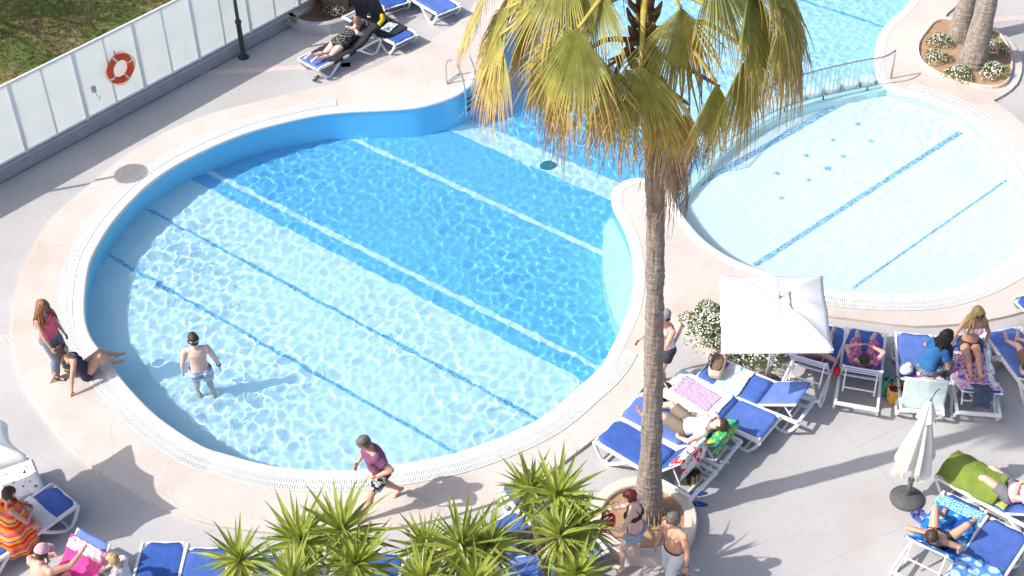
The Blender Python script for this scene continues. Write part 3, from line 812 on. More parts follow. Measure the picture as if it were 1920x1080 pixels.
# the one at the left edge: only its rim is in view, its scalloped shadow lies on the paving
zc = 1.88; kx = zc / math.tan(SUN_EL); so = Vector((kx * math.cos(SUN_AZ), kx * math.sin(SUN_AZ), -zc))
S1, S2 = Vector((-6.35, 16.59, 0)), Vector((-5.34, 15.17, 0)); pr = Vector((-1.43, -1.01, 0))
cs = [q - so for q in (S1, S2, S2 + pr, S1 + pr)]
cen = sum(cs, Vector()) / 4; cen.z = 0
parasol('square white parasol with scalloped rim at the left edge above the loungers', cen, with_mids([q - cen for q in cs]), (0, 0, zc + .36), .11)

# closed parasol
foot = G(1700, 936); top = 2.15
pc = thing('closed_parasol', 'folded cream parasol on a round dark base', 'parasol', tuple(foot))
MB().lathe([(.265, 0), (.27, .03), (.25, .06), (.14, .10), (.06, .115), (.045, .12)], 32).build('base', M_BASE, pc, True)
MB().lathe([(.040, .1), (.040, .42), (.05, .43), (.05, .47), (.03, .48)], 14).build('sleeve', M_GREYPL, pc, True)
MB().tube([(0, 0, .1), (.0, 0, top)], .02, 10).build('pole', M_WMETAL, pc, True)
v = []; f = []; NS = 64; rows = 22
for r_ in range(rows + 1):
    u = r_ / rows
    for j in range(NS):
        t = 2 * math.pi * j / NS
        pleat = math.sin(t * 8 + .4 * math.sin(3 * u + t)) ; env = .025 + .31 * u ** .85 * (1 if u < .8 else 1 - .25 * (u - .8))
        rr = env * (.74 + .26 * pleat * min(1, u * 1.6)) * (1 + .10 * math.sin(t * 2 + 1))
        hem = (.13 * math.sin(t * 3 + 1.0) + .09 * math.sin(t * 8)) * max(0, (u - .55) / .45) ** 1.5
        v.append((rr * math.cos(t) * 1.0 - .03 * u, rr * math.sin(t) * .85, top - .02 - (1.42 * u) + hem))
for r_ in range(rows):
    for j in range(NS): f.append((r_ * NS + j, (r_ + 1) * NS + j, (r_ + 1) * NS + (j + 1) % NS, r_ * NS + (j + 1) % NS))
cn = mk('canopy', v, f, M_CANVAS2, pc, smooth=True)
v = []; f = []; rows = 6
for r_ in range(rows + 1):
    u = r_ / rows
    for j in range(NS):
        t = 2 * math.pi * j / NS; rr = (.03 + .13 * u) * (.85 + .15 * math.sin(t * 8))
        v.append((rr * math.cos(t), rr * math.sin(t), top + .05 - .38 * u + .05 * u * math.sin(t * 4)))
for r_ in range(rows):
    for j in range(NS): f.append((r_ * NS + j, (r_ + 1) * NS + j, (r_ + 1) * NS + (j + 1) % NS, r_ * NS + (j + 1) % NS))
mk('vent', v, f, M_CANVAS2, cn, smooth=True)
MB().tube([(.0, 0, top), (.02, 0, top + .10), (.06, .02, top + .2), (.1, .0, top + .28)], .008, 5).build('cord', M_DARK, pc)

# ================================================================ PLANTS
def attr_mat(name, trans=.3, rough=.55, spec=.3):
    """leaf whose own colour is stored per vertex (green blade, yellow or dead tip), with light coming through"""
    m, t, p = nt_new(name); L = t.links.new
    at = t.nodes.new('ShaderNodeAttribute'); at.attribute_name = 'leafcol'
    tc = t.nodes.new('ShaderNodeTexCoord'); nz = t.nodes.new('ShaderNodeTexNoise'); nz.inputs['Scale'].default_value = 7; nz.inputs['Detail'].default_value = 4
    L(tc.outputs['Object'], nz.inputs['Vector'])
    r = ramp(t, [(.3, (.72, .72, .72)), (.7, (1.15, 1.15, 1.1))]); L(nz.outputs['Fac'], r.inputs[0])
    mu = t.nodes.new('ShaderNodeMix'); mu.data_type = 'RGBA'; mu.blend_type = 'MULTIPLY'; mu.inputs[0].default_value = 1
    L(at.outputs['Color'], mu.inputs[6]); L(r.outputs[0], mu.inputs[7]); L(mu.outputs[2], p.inputs['Base Color'])
    p.inputs['Roughness'].default_value = rough; p.inputs['Specular IOR Level'].default_value = spec
    tr = t.nodes.new('ShaderNodeBsdfTranslucent'); L(mu.outputs[2], tr.inputs[0])
    mx = t.nodes.new('ShaderNodeMixShader'); mx.inputs[0].default_value = trans
    L(p.outputs[0], mx.inputs[1]); L(tr.outputs[0], mx.inputs[2]); L(mx.outputs[0], t.nodes['Material Output'].inputs[0])
    return m
M_FROND = attr_mat('palm frond', .38)
M_YUCCA = attr_mat('yucca leaf', .25, .4, .45)
def colmesh(name, v, f, c):
    me = bpy.data.meshes.new(name); me.from_pydata([tuple(q) for q in v], [], f)
    a = me.attributes.new('leafcol', 'FLOAT_COLOR', 'POINT')
    a.data.foreach_set('color', np.array([(q[0], q[1], q[2], 1) for q in c], 'f').ravel())
    return me
def lerp3(a, b, t): return tuple(x + (y - x) * t for x, y in zip(a, b))
STOPS = [(0, (.27, .31, .075)), (.28, (.46, .45, .13)), (.46, (.68, .56, .15)), (.62, (.72, .51, .24)), (.8, (.62, .43, .28)), (1, (.34, .22, .14))]
def tone(t):
    t = max(0, min(1, t))
    for (a, ca), (b, cb) in zip(STOPS, STOPS[1:]):
        if t <= b: return lerp3(ca, cb, (t - a) / (b - a))
    return STOPS[-1][1]
UP = Vector((0, 0, 1))
def fan(rnd, apex, m_, nrm, Rb, nseg=46, amax=R(112), dead=0.0, droop=1.0, split=.5):
    m_ = m_.normalized(); s = m_.cross(nrm).normalized(); nrm = s.cross(m_).normalized()
    v = []; f = []; c = []; da = 2 * amax / nseg; steps = 11
    twist = rnd.uniform(-.2, .2); curl = rnd.uniform(.05, .28)
    for i in range(nseg):
        a = -amax + (i + .5) * da; ua = abs(a) / amax
        d = m_ * math.cos(a) + s * math.sin(a) - nrm * (curl * ua * ua) + nrm * twist * math.sin(a) * .5
        d.normalize(); t_ = (s * math.cos(a) - m_ * math.sin(a)).normalized()
        Ln = Rb * (1.0 - .22 * ua ** 2) * rnd.uniform(.78, 1.12); p = apex.copy(); ds = Ln / steps; b0 = len(v)
        g = rnd.uniform(.7, 1.5) * droop; side = t_ * rnd.uniform(-.5, .5); ripe = dead + rnd.uniform(-.06, .08)
        broken = rnd.random() < .10 + dead * .2
        for k in range(steps + 1):
            u = k / steps; r = u * Ln
            if u <= split: hw = r * math.tan(da / 2) * 1.03
            else: hw = split * Ln * math.tan(da / 2) * (1 - (u - split) / (1 - split)) ** .75
            hw = max(hw, .0015)
            fold = nrm * (hw * (.75 if u <= split else .5))
            v += [p - t_ * hw - fold, p + fold * .6, p + t_ * hw - fold]
            tt = ripe + .26 * u + (.42 * ((u - split) / (1 - split)) ** 1.1 if u > split else 0) - .05 * math.cos(a) * 0
            c += [tone(tt)] * 3
            d = d + Vector((0, 0, -1)) * (g * ds * (.22 + (2.6 * (u - split) / (1 - split) if u > split else 0)))
            if u > split: d = d + side * ds * (1.2 if not broken else 3)
            if broken and abs(u - .72) < .05: d = d + Vector((0, 0, -1.2))
            d.normalize(); p = p + d * ds
        for k in range(steps):
            q = b0 + 3 * k
            f += [(q, q + 1, q + 4, q + 3), (q + 1, q + 2, q + 5, q + 4)]
    # fine threads hanging from the splits
    for i in range(nseg // 2):
        a = rnd.uniform(-amax, amax) * .9; d = (m_ * math.cos(a) + s * math.sin(a)).normalized(); p = apex + d * Rb * split * rnd.uniform(.75, 1.0) - Vector((0, 0, .05)); b0 = len(v)
        hd = (d * .25 + Vector((rnd.uniform(-.3, .3), rnd.uniform(-.3, .3), -1))).normalized(); tw = t_.cross(hd).normalized() * .003
        Lh = rnd.uniform(.2, .5); col = tone(min(1, dead + .72))
        for k in range(4):
            q = p + hd * Lh * k / 3 + Vector((.06 * math.sin(k * 1.7 + a), .05 * math.cos(k + a), 0)) * k / 3
            v += [q - tw, q + tw]; c += [col] * 2
        for k in range(3): f.append((b0 + 2 * k, b0 + 2 * k + 1, b0 + 2 * k + 3, b0 + 2 * k + 2))
    return v, f, c

M_PETI = mat('palm petiole', (.42, .34, .07), .5, .2, 8)
M_PETID = mat('dry palm petiole', (.30, .19, .10), .7, .25, 8)
def frond(rnd, root, top, th, h, vz, hang, Rb, dead=0.0, amax=112, droop=1.0):
    out = Vector((math.cos(R(th)), math.sin(R(th)), 0))
    start = top + out * .10 + Vector((0, 0, -.05 if vz > -.6 else vz * .75))
    apex = top + out * h + Vector((0, 0, vz))
    md = start.lerp(apex, .5) + Vector((0, 0, .16 * h + .05 if vz > -1 else .02))
    pts = catmull([start, md, apex], False, .1)
    m_ = (out * (1 - hang) + Vector((0, 0, -1)) * hang).normalized()
    m_ = (m_ + Vector((rnd.uniform(-.12, .12), rnd.uniform(-.12, .12), 0))).normalized()
    nrm = (out * hang + UP * (1 - hang) + out * .25).normalized()
    if abs(nrm.dot(m_)) > .95: nrm = out
    v, f, c = fan(rnd, apex, m_, nrm, Rb, max(22, int(amax * .78)), R(amax), dead, droop)
    o = link('frond', colmesh('frond', v, f, c), root, M_FROND)
    k = len(pts)
    MB().tube(pts, [.034 - .018 * i / (k - 1) for i in range(k)], 6, True, 1.5).build('petiole', M_PETI if dead < .35 else M_PETID, o, True)
    return o

def trunk_mat():
    m, t, p = nt_new('palm trunk bark'); L = t.links.new
    tc = t.nodes.new('ShaderNodeTexCoord'); mp = t.nodes.new('ShaderNodeMapping'); L(tc.outputs['Object'], mp.inputs[0])
    mp.inputs['Scale'].default_value = (5, 5, 16)
    nz = t.nodes.new('ShaderNodeTexNoise'); nz.inputs['Scale'].default_value = 1.6; nz.inputs['Detail'].default_value = 8; nz.inputs['Roughness'].default_value = .7; L(mp.outputs[0], nz.inputs['Vector'])
    mp2 = t.nodes.new('ShaderNodeMapping'); mp2.inputs['Scale'].default_value = (22, 22, 1.2); L(tc.outputs['Object'], mp2.inputs[0])
    n2 = t.nodes.new('ShaderNodeTexNoise'); n2.inputs['Scale'].default_value = 1.5; n2.inputs['Detail'].default_value = 5; L(mp2.outputs[0], n2.inputs['Vector'])
    r = ramp(t, [(.28, (.15, .12, .10)), (.45, (.30, .25, .215)), (.6, (.39, .335, .295)), (.78, (.56, .50, .45))]); L(nz.outputs['Fac'], r.inputs[0])
    r2 = ramp(t, [(.35, (.6, .56, .52)), (.6, (1.05, 1.03, 1))]); L(n2.outputs['Fac'], r2.inputs[0])
    mu = t.nodes.new('ShaderNodeMix'); mu.data_type = 'RGBA'; mu.blend_type = 'MULTIPLY'; mu.inputs[0].default_value = .7
    L(r.outputs[0], mu.inputs[6]); L(r2.outputs[0], mu.inputs[7]); L(mu.outputs[2], p.inputs['Base Color']); p.inputs['Roughness'].default_value = .85
    ad = t.nodes.new('ShaderNodeMath'); L(nz.outputs['Fac'], ad.inputs[0]); L(n2.outputs['Fac'], ad.inputs[1])
    b = t.nodes.new('ShaderNodeBump'); b.inputs['Strength'].default_value = .8; b.inputs['Distance'].default_value = .03
    L(ad.outputs[0], b.inputs['Height']); L(b.outputs[0], p.inputs['Normal'])
    return m
M_TRUNK = trunk_mat()
def trunk(root, path, rad, ns=44, dz=.022, seed=0):
    """path(z)->(x,y), rad(z); rings of old leaf scars, fissured foot"""
    H = path[-1][2]; pts = catmull([Vector(p) for p in path], False, dz); v = []; f = []
    for p in pts:
        z = p.z; r = rad(z)
        zz_ = (z + .35 * mnoise.noise((z * .9, seed, 0)) + .08 * mnoise.noise((z * 4, seed, 2))) / .13; ring = (.009 + .009 * mnoise.noise((z * 1.7, seed, 7))) * (1 - (zz_ % 1.0)) ** 2 + .016 * mnoise.noise((z * 2.3, 5 + seed, 0))
        for j in range(ns):
            t = 2 * math.pi * j / ns
            fis = .022 * max(0, 1 - z / 1.3) * (abs(math.sin(t * 11 + 3 * mnoise.noise((math.cos(t) * 2, math.sin(t) * 2, z * 1.8 + seed)))) - .5)
            q = r + ring + fis + .016 * mnoise.noise((math.cos(t) * 3, math.sin(t) * 3, z * 3 + seed)) + .006 * mnoise.noise((math.cos(t) * 9, math.sin(t) * 9, z * 25))
            v.append((p.x + q * math.cos(t), p.y + q * math.sin(t), z))
    for i in range(len(pts) - 1):
        for j in range(ns): f.append((i * ns + j, i * ns + (j + 1) % ns, (i + 1) * ns + (j + 1) % ns, (i + 1) * ns + j))
    f.append(tuple(range((len(pts) - 1) * ns, len(pts) * ns)))
    return mk('trunk', v, f, M_TRUNK, root, smooth=True)

def palm(label, loc, path, rad, fronds, seed, skirt=()):
    rnd = random.Random(seed); root = thing('palm_tree', label, 'palm', loc)
    tr = trunk(root, path, rad, seed=seed); top = Vector(path[-1])
    for a in fronds: frond(rnd, root, top, *a)
    # dry leaf boots below the crown
    for k in range(26):
        t = k * 2.4; z = top.z - .1 - .045 * k; c = Vector((top.x, top.y, z)); o = Vector((math.cos(t), math.sin(t), 0)); r = rad(z)
        MB().tube([c + o * r * .8, c + o * (r + .07) + UP * .10, c + o * (r + .12) + UP * .22], [.05, .035, .012], 6, True, 1.5).build('leaf_boot', M_PETID, tr, True)
    return root

rp = random.Random(11)
big = [ # heading, reach, height, hang, blade, dryness, half angle, droop
  (-62, .72, .10, .93, 1.7, .24, 50, .8), (-140, .98, -.26, .80, 1.6, .12, 62, .9), (-97, 1.0, -.42, .93, 1.5, .17, 55, .9), (-22, 1.2, .18, .74, 1.6, .08, 66, 1.0), (-33, 1.35, -.42, .90, 1.5, .05, 54, .9),
  (-48, 1.15, -.75, .95, 1.3, .16, 40, .9), (178, 1.3, -.02, .70, 1.45, .14, 54, 1.2), (163, 1.3, .25, .62, 1.5, .12, 62, 1.2), (-158, 1.3, -.40, .84, 1.45, .20, 48, 1.1), (-172, 1.6, -.08, .70, 1.4, .18, 56, 1.1),
  (-8, 1.55, .0, .80, 1.4, .22, 52, 1.2), (8, 1.5, .2, .70, 1.4, .15, 58, 1.1), (-75, .9, -1.0, .97, 1.2, .30, 40, .8), (-120, .85, -.85, .96, 1.25, .36, 36, .9), (-28, 1.0, -1.05, .97, 1.2, .52, 34, .9),
  (-15, 1.3, -.7, .93, 1.3, .34, 40, 1.0), (-150, 1.15, -.85, .95, 1.25, .42, 36, 1.0), (-128, 1.35, .12, .62, 1.3, .06, 58, 1.1), (-2, 1.1, .45, .5, 1.3, .0, 70, 1.0),
  (-165, 1.75, -.3, .80, 1.4, .22, 52, 1.1), (172, 1.75, .1, .66, 1.4, .2, 58, 1.2), (-12, 1.75, -.15, .80, 1.4, .25, 54, 1.1), (-25, 1.65, .1, .74, 1.4, .18, 56, 1.1), (-52, .8, -1.3, .97, 1.15, .5, 34, .8),
  (-142, .8, .42, .55, 1.35, .05, 66, 1.1), (-35, .85, .50, .52, 1.35, .06, 66, 1.1), (-160, 1.0, .55, .5, 1.4, .08, 66, 1.1), (-15, 1.35, .5, .55, 1.45, .1, 64, 1.1), (170, .9, .75, .4, 1.3, .02, 70, 1.1)]
for th in (28, 52, 76, 98, 120, 142, 64): big.append((th + rp.uniform(-5, 5), rp.uniform(1.0, 1.4), rp.uniform(-.2, .5), rp.uniform(.45, .75), rp.uniform(1.3, 1.5), rp.uniform(.05, .22), 62, 1.0))
for th, dz in ((-20, -1.7), (-45, -2.0), (0, -1.6), (20, -1.8), (-10, -2.15), (50, -1.5), (170, -1.1), (130, -1.2)):
    big.append((th, rp.uniform(.42, .62), dz, .98, rp.uniform(1.0, 1.25), rp.uniform(.62, .78), 30, .6))
PB = G(1214, 962, .17)
def hz_of(px, py): return 0
palm('tall fan palm with frayed yellowing fronds and grey trunk in the round planter', (PB.x, PB.y, .1), [(0, 0, 0), (-.01, 0, 1.5), (-.06, .0, 3.5), (-.16, .03, 6.0), (-.30, .05, 7.6), (-.42, .05, 9.15)],
     lambda z: .135 + .09 * math.exp(-z * 1.6) + .04 * math.exp(-z / 2.5) - .0045 * z, big, 3)
pr_ = [o for o in bpy.data.objects if o.name == 'palm_tree'][0]; mbr = MB(); rr_ = random.Random(3)
for i in range(90):
    t = rr_.uniform(0, 6.283); h_ = rr_.uniform(.12, .42); o_ = Vector((math.cos(t), math.sin(t), 0)); r0_ = .225
    mbr.tube([o_ * (r0_ - .03) + UP * h_, o_ * (r0_ + .03) + UP * h_ * .5, o_ * (r0_ + rr_.uniform(.05, .12)) + UP * .05], [.012, .014, .008], 5)
tag(mbr.build('root_fringe', mat('dry palm root', (.36, .27, .18), .9, .3, 14), pr_), kind='stuff')
small = [(a * 24 + rp.uniform(-8, 8), rp.uniform(.8, 1.3), rp.uniform(-.6, .5), rp.uniform(.4, .9), rp.uniform(1.2, 1.4), rp.uniform(.0, .35), 105, 1.0) for a in range(15)]
for i, (bx, by, tx, ty, lab) in enumerate(((1822, 122, .35, .6, 'front palm of the pair in the oval bed, thick grey trunk rising past the top'), (1796, 74, .55, .9, 'rear palm of the pair in the oval bed, slimmer and left of the front one'))):
    b = G(bx, by, .07)
    palm(lab, (b.x, b.y, .05), [(0, 0, 0), (tx * .15, ty * .1, 1.5), (tx * .5, ty * .5, 4), (tx, ty, 7.5 - i * .6)],
         (lambda z: .19 + .12 * math.exp(-z * 1.4) + .05 * math.exp(-z / 2) - .008 * z) if i == 0 else (lambda z: .165 + .09 * math.exp(-z * 1.4) + .04 * math.exp(-z / 2) - .008 * z), small, 20 + i)

# ---- yuccas at the bottom edge
def sword(L, wd, bend, fold=.3, n_=9, c0=(.10, .16, .02), c1=(.24, .30, .05), tip=(.30, .24, .08)):
    v = []; f = []; c = []; p = Vector((0, 0, 0)); d = Vector((1, 0, 0))
    for k in range(n_):
        u = k / (n_ - 1); hw = wd * (.55 + .9 * u if u < .4 else (1 - u) / .6 * .91 + .0) ; hw = max(hw, .0015)
        nr = Vector((-d.z, 0, d.x))
        v += [p + Vector((0, hw, 0)) + nr * hw * fold, p, p - Vector((0, hw, 0)) + nr * hw * fold]
        cc = lerp3(c1, c0, min(1, u * 1.2)) if u < .9 else tip
        c += [cc] * 3
        d = (d + Vector((0, 0, -bend * u)) * (1 / n_)).normalized(); p = p + d * (L / (n_ - 1))
    for k in range(n_ - 1): q = 3 * k; f += [(q, q + 1, q + 4, q + 3), (q + 1, q + 2, q + 5, q + 4)]
    return colmesh('leaf', v, f, c)
YC0, YC1 = (.22, .29, .045), (.46, .50, .10)
YL = [sword(.70, .042, .3, .35, 9, YC0, YC1), sword(.78, .046, .9, .35, 9, YC0, YC1), sword(.70, .042, 1.5, .35, 9, YC0, YC1), sword(.76, .044, 2.2, .35, 9, (.16, .22, .035), (.34, .38, .08)), sword(.55, .036, .2, .4, 9, YC0, (.45, .50, .09)), sword(.68, .038, 2.4, .3, 9, (.19, .20, .045), (.40, .36, .10))]
M_YSTEM = mat('yucca stem', (.20, .14, .09), .85, .3, 12, .5, 40)
ryc = random.Random(4)
def rosette(root, c, R_=1.0, k=58, tilt=None):
    tl = tilt or Vector((ryc.uniform(-.5, .5), ryc.uniform(-.55, .35), 1)); q0 = UP.rotation_difference(tl.normalized())
    for i in range(k):
        u = (i + .5) / k; az = i * 2.39996; el = R(84) - R(128) * u ** .85 + R(ryc.uniform(-7, 7))
        me = YL[4] if u < .12 else (YL[0] if u < .4 else (YL[1] if u < .62 else (YL[2] if u < .82 else ryc.choice((YL[3], YL[5])))))
        o = link('leaf', me, root, M_YUCCA)
        qd = q0 @ Quaternion((0, 0, 1), az) @ Quaternion((0, 1, 0), -el) @ Quaternion((1, 0, 0), ryc.uniform(-.4, .4))
        sc_ = R_ * ryc.uniform(.74, 1.08)
        o.matrix_local = Matrix.Translation(c + qd @ Vector((.02, 0, 0)) + Vector((0, 0, -.10 * u))) @ qd.to_matrix().to_4x4() @ Matrix.Diagonal((sc_, sc_, sc_, 1))
def yucca(label, heads):
    pts = [G(x, y, z) for x, y, z, s in heads]; b = sum(pts, Vector()) / len(pts); root = thing('yucca_plant', label, 'yucca', (b.x, b.y, 0), group='yuccas along the bottom edge')
    L0 = Vector((b.x, b.y, 0))
    for p, (x, y, z, s) in zip(pts, heads):
        q = p - L0; rosette(root, q, s)
        MB().tube(catmull([Vector((q.x * .15, q.y * .15, 0)), Vector((q.x * .5, q.y * .5, z * .4)), Vector((q.x * .92, q.y * .92, z * .8)), q], False, .15), [.075 - .03 * i / 40 for i in range(40)][:len(catmull([Vector((q.x * .15, q.y * .15, 0)), Vector((q.x * .5, q.y * .5, z * .4)), Vector((q.x * .92, q.y * .92, z * .8)), q], False, .15))], 8).build('stem', M_YSTEM, root, True)
        # dry withered leaves under the head
        mb = MB()
        for i in range(40):
            t = ryc.uniform(0, 6.28); a = q + Vector((0, 0, -.10 - ryc.uniform(0, .2))); o = Vector((math.cos(t), math.sin(t), 0)); ln = ryc.uniform(.15, .4)
            mb.tube([a, a + o * ln * .5 + Vector((0, 0, .02)), a + o * ln * .75 + Vector((0, 0, -ln * .8))], [.008, .006, .002], 4)
        tag(mb.build('dry_leaves', mat('dry yucca leaf', (.33, .26, .16), .85, .3, 10), root), kind='stuff')
yucca('leftmost yucca, its bright green heads in front of the walking man and the blue loungers', [(564, 1012, 2.1, 1.05), (643, 994, 2.2, 1.12), (449, 1048, 2.0, .92), (548, 1090, 2.3, 1.05), (668, 1056, 2.1, 1.0)])
yucca('middle yucca of the three along the bottom edge, wide spreading heads', [(800, 1022, 2.0, .85), (866, 1022, 2.25, 1.1), (795, 1085, 2.1, .9), (918, 1018, 2.1, .92), (890, 1092, 2.2, 1.0)])
yucca('rightmost yucca of the three, reaching highest beside the round palm planter', [(1047, 925, 2.35, 1.0), (993, 915, 2.2, .9), (1088, 982, 2.1, .85), (1050, 1003, 2.3, .95), (1082, 1075, 2.1, .9)])

# ---- dark red cordyline in the corner bed
M_CORD = attr_mat('cordyline leaf', .15, .45)
CL = [sword(.6, .022, b_, c0=(.10, .05, .04), c1=(.17, .10, .06), tip=(.25, .2, .16)) for b_ in (.2, .8, 1.6)]
c = G(600, 22, .25); root = thing('cordyline', 'dark red spiky cordyline in the corner bed beside the glass fence', 'plant', tuple(c))
rc = random.Random(8)
for i in range(70):
    u = (i + .5) / 70; el = R(85) - R(85) * u; o = link('leaf', CL[0 if u < .4 else (1 if u < .75 else 2)], root, M_CORD)
    qd = Quaternion((0, 0, 1), i * 2.4) @ Quaternion((0, 1, 0), -el); o.matrix_local = Matrix.Translation((0, 0, .22 - .12 * u)) @ qd.to_matrix().to_4x4()
MB().tube([(0, 0, 0), (0, 0, .22)], .04, 8).build('stem', M_YSTEM, root, True)

# ---- bushes of small white flowers
M_FLEAF = mat('flower bush leaf', (.13, .20, .04), .6, .35, 20, trans=.25)
M_PETAL = mat('white petal', (.82, .82, .77), .6, .05, 10, trans=.2)
def bush_meshes(seed, nl=620, nf=190, rx=.34, rz=.24):
    r = random.Random(seed); v = []; f = []; v2 = []; f2 = []
    def pt(k):
        t = r.uniform(0, 6.283); u = r.random() ** .5; hgt = math.sqrt(max(0, 1 - u * u)); lump = 1 + .22 * math.sin(3 * t + seed) * u
        return Vector((rx * u * lump * math.cos(t), rx * u * lump * math.sin(t), rz * hgt * k + .02)), Vector((u * math.cos(t), u * math.sin(t), hgt + .25)).normalized()
    for i in range(nl):
        p, nrm = pt(r.uniform(.3, 1.0)); a = (nrm + Vector((r.uniform(-1, 1), r.uniform(-1, 1), r.uniform(-.3, 1))) * .8).normalized(); s = a.orthogonal().normalized(); s.rotate(Quaternion(a, r.uniform(0, 6.28))); L_ = r.uniform(.035, .07); o = len(v)
        v += [p, p + s * L_ * .3 + a * L_ * .5, p + a * L_, p - s * L_ * .3 + a * L_ * .5]; f.append((o, o + 1, o + 2, o + 3))
    for i in range(nf):
        p, nrm = pt(r.uniform(.93, 1.1)); a = (nrm + Vector((r.uniform(-1, 1), r.uniform(-1, 1), r.uniform(0, .6))) * .4).normalized(); s = a.orthogonal().normalized(); t = a.cross(s); o = len(v2); rr = r.uniform(.014, .024)
        v2.append(p + a * .006)
        for j in range(8): q = rr * (1 if j % 2 == 0 else .7); v2.append(p + a * .014 + s * q * math.cos(j * math.pi / 4) + t * q * math.sin(j * math.pi / 4))
        for j in range(8): f2.append((o, o + 1 + j, o + 1 + (j + 1) % 8))
    a = bpy.data.meshes.new('foliage'); a.from_pydata([tuple(q) for q in v], [], f); b = bpy.data.meshes.new('blossoms'); b.from_pydata([tuple(q) for q in v2], [], f2)
    return a, b
BM = [bush_meshes(s) for s in (1, 2, 3)]
BG = bush_meshes(9, 600, 110)
rb = random.Random(2)
def bush(label, px, py, z, s, group, me=None, k=[0]):
    k[0] += 1; a, b = me or BM[k[0] % 3]; c = G(px, py, z); root = thing('flower_bush', label, 'flowers', tuple(c), rb.uniform(0, 6), group)
    root.scale = (s, s, s * rb.uniform(.85, 1.1))
    tag(link('foliage', a, root, M_FLEAF), kind='stuff'); tag(link('blossoms', b, root, M_PETAL), kind='stuff')
gr = 'white flower bushes around the two palm trunks'
for lab, x, y, s in (('upper left white flower bush in the oval bed, just left of the rear palm trunk', 1761, 82, 1.0), ('left white flower bush in the oval bed, below the upper left one', 1757, 112, 1.05), ('lowest white flower bush in the oval bed, below the front trunk', 1796, 144, 1.1),
                     ('lower right white flower bush in the oval bed, widest of them', 1861, 138, 1.2), ('white flower bush right of the front palm trunk in the trunk shadow', 1866, 97, 1.1), ('small white flower bush half hidden behind the front palm trunk', 1847, 66, .7)):
    bush(lab, x, y, .09, s * .82, gr)
gr = 'white flower bushes in the curved bed'
for i, (x, y, s) in enumerate(((1300, 608, .75), (1330, 597, .95), (1318, 634, .95), (1350, 612, 1.0), (1342, 648, .7), (1366, 676, .75), (1398, 676, .95), (1436, 672, .95), (1468, 655, .9), (1400, 630, 1), (1450, 625, 1))):
    bush(['leftmost white flower bush of the curved bed', 'white flower bush at the upper left rim of the curved bed', 'white flower bush on the slanting left kerb of the curved bed', 'white flower bush of the curved bed touching the parasol edge', 'small white flower bush above the bare soil patch of the curved bed', 'white flower bush by the beige tote bag', 'white flower bush at the lower kerb, left of the parasol pole', 'white flower bush at the lower kerb, right of the parasol pole', 'rightmost white flower bush of the curved bed by the red print swimsuit', 'white flower bush under the parasol, left one', 'white flower bush under the parasol, right one'][i], x, y, .15, s, gr)
bush('low green plant with a few white flowers in the corner bed right of the cordyline', 627, 24, .26, .8, 'small plants in the corner bed', BG)
bush('low bright green plant in the left tip of the corner bed', 546, 42, .26, .45, 'small plants in the corner bed', (BG[0], BG[1]))

# ---- lawn behind the fence, with a tree that shades it from outside the picture
def lawn_mat():
    m, t, p = nt_new('lawn soil'); L = t.links.new
    tc = t.nodes.new('ShaderNodeTexCoord'); nz = t.nodes.new('ShaderNodeTexNoise'); nz.inputs['Scale'].default_value = .8; nz.inputs['Detail'].default_value = 8; nz.inputs['Roughness'].default_value = .7
    L(tc.outputs['Object'], nz.inputs['Vector'])
    r = ramp(t, [(.32, (.08, .13, .025)), (.5, (.14, .17, .04)), (.6, (.24, .17, .09)), (.75, (.36, .26, .16))]); L(nz.outputs['Fac'], r.inputs[0]); L(r.outputs[0], p.inputs['Base Color'])
    p.inputs['Roughness'].default_value = .95; return m
lo = FA - FD * 6 - FNRM * .35; lawn_c = [lo, FA + FD * 22 - FNRM * .35, FA + FD * 22 - FNRM * 14, lo - FNRM * 14]
tag(sheet('lawn', [lawn_c], .02, lawn_mat()), kind='structure')
rg = np.random.default_rng(3); NG = 52000
sx = rg.uniform(-2, 12, NG); sy = rg.uniform(.4, 8, NG)
keepg = np.array([mnoise.noise((a * .8, b * .8, 1)) > -.5 for a, b in zip(sx, sy)]); sx, sy = sx[keepg], sy[keepg]; NG = len(sx)
bx = FA.x + FD.x * sx - FNRM.x * sy; by = FA.y + FD.y * sx - FNRM.y * sy
ang = rg.uniform(0, 6.28, NG); hh = rg.uniform(.04, .11, NG); wd = .010; lx = rg.normal(0, .04, NG); ly = rg.normal(0, .04, NG)
vv = np.zeros((NG, 3, 3)); vv[:, 0] = np.stack([bx - wd * np.cos(ang), by - wd * np.sin(ang), np.full(NG, .02)], -1); vv[:, 1] = np.stack([bx + wd * np.cos(ang), by + wd * np.sin(ang), np.full(NG, .02)], -1); vv[:, 2] = np.stack([bx + lx, by + ly, .02 + hh], -1)
M_GRASS = mat('grass blade', (.12, .18, .035), .7, .45, 1.1, trans=.3, col2=(.27, .26, .08))
tag(mk('grass', vv.reshape(-1, 3).tolist(), np.arange(NG * 3).reshape(-1, 3).tolist(), M_GRASS), 'short patchy lawn behind the glass fence', 'grass', kind='stuff')
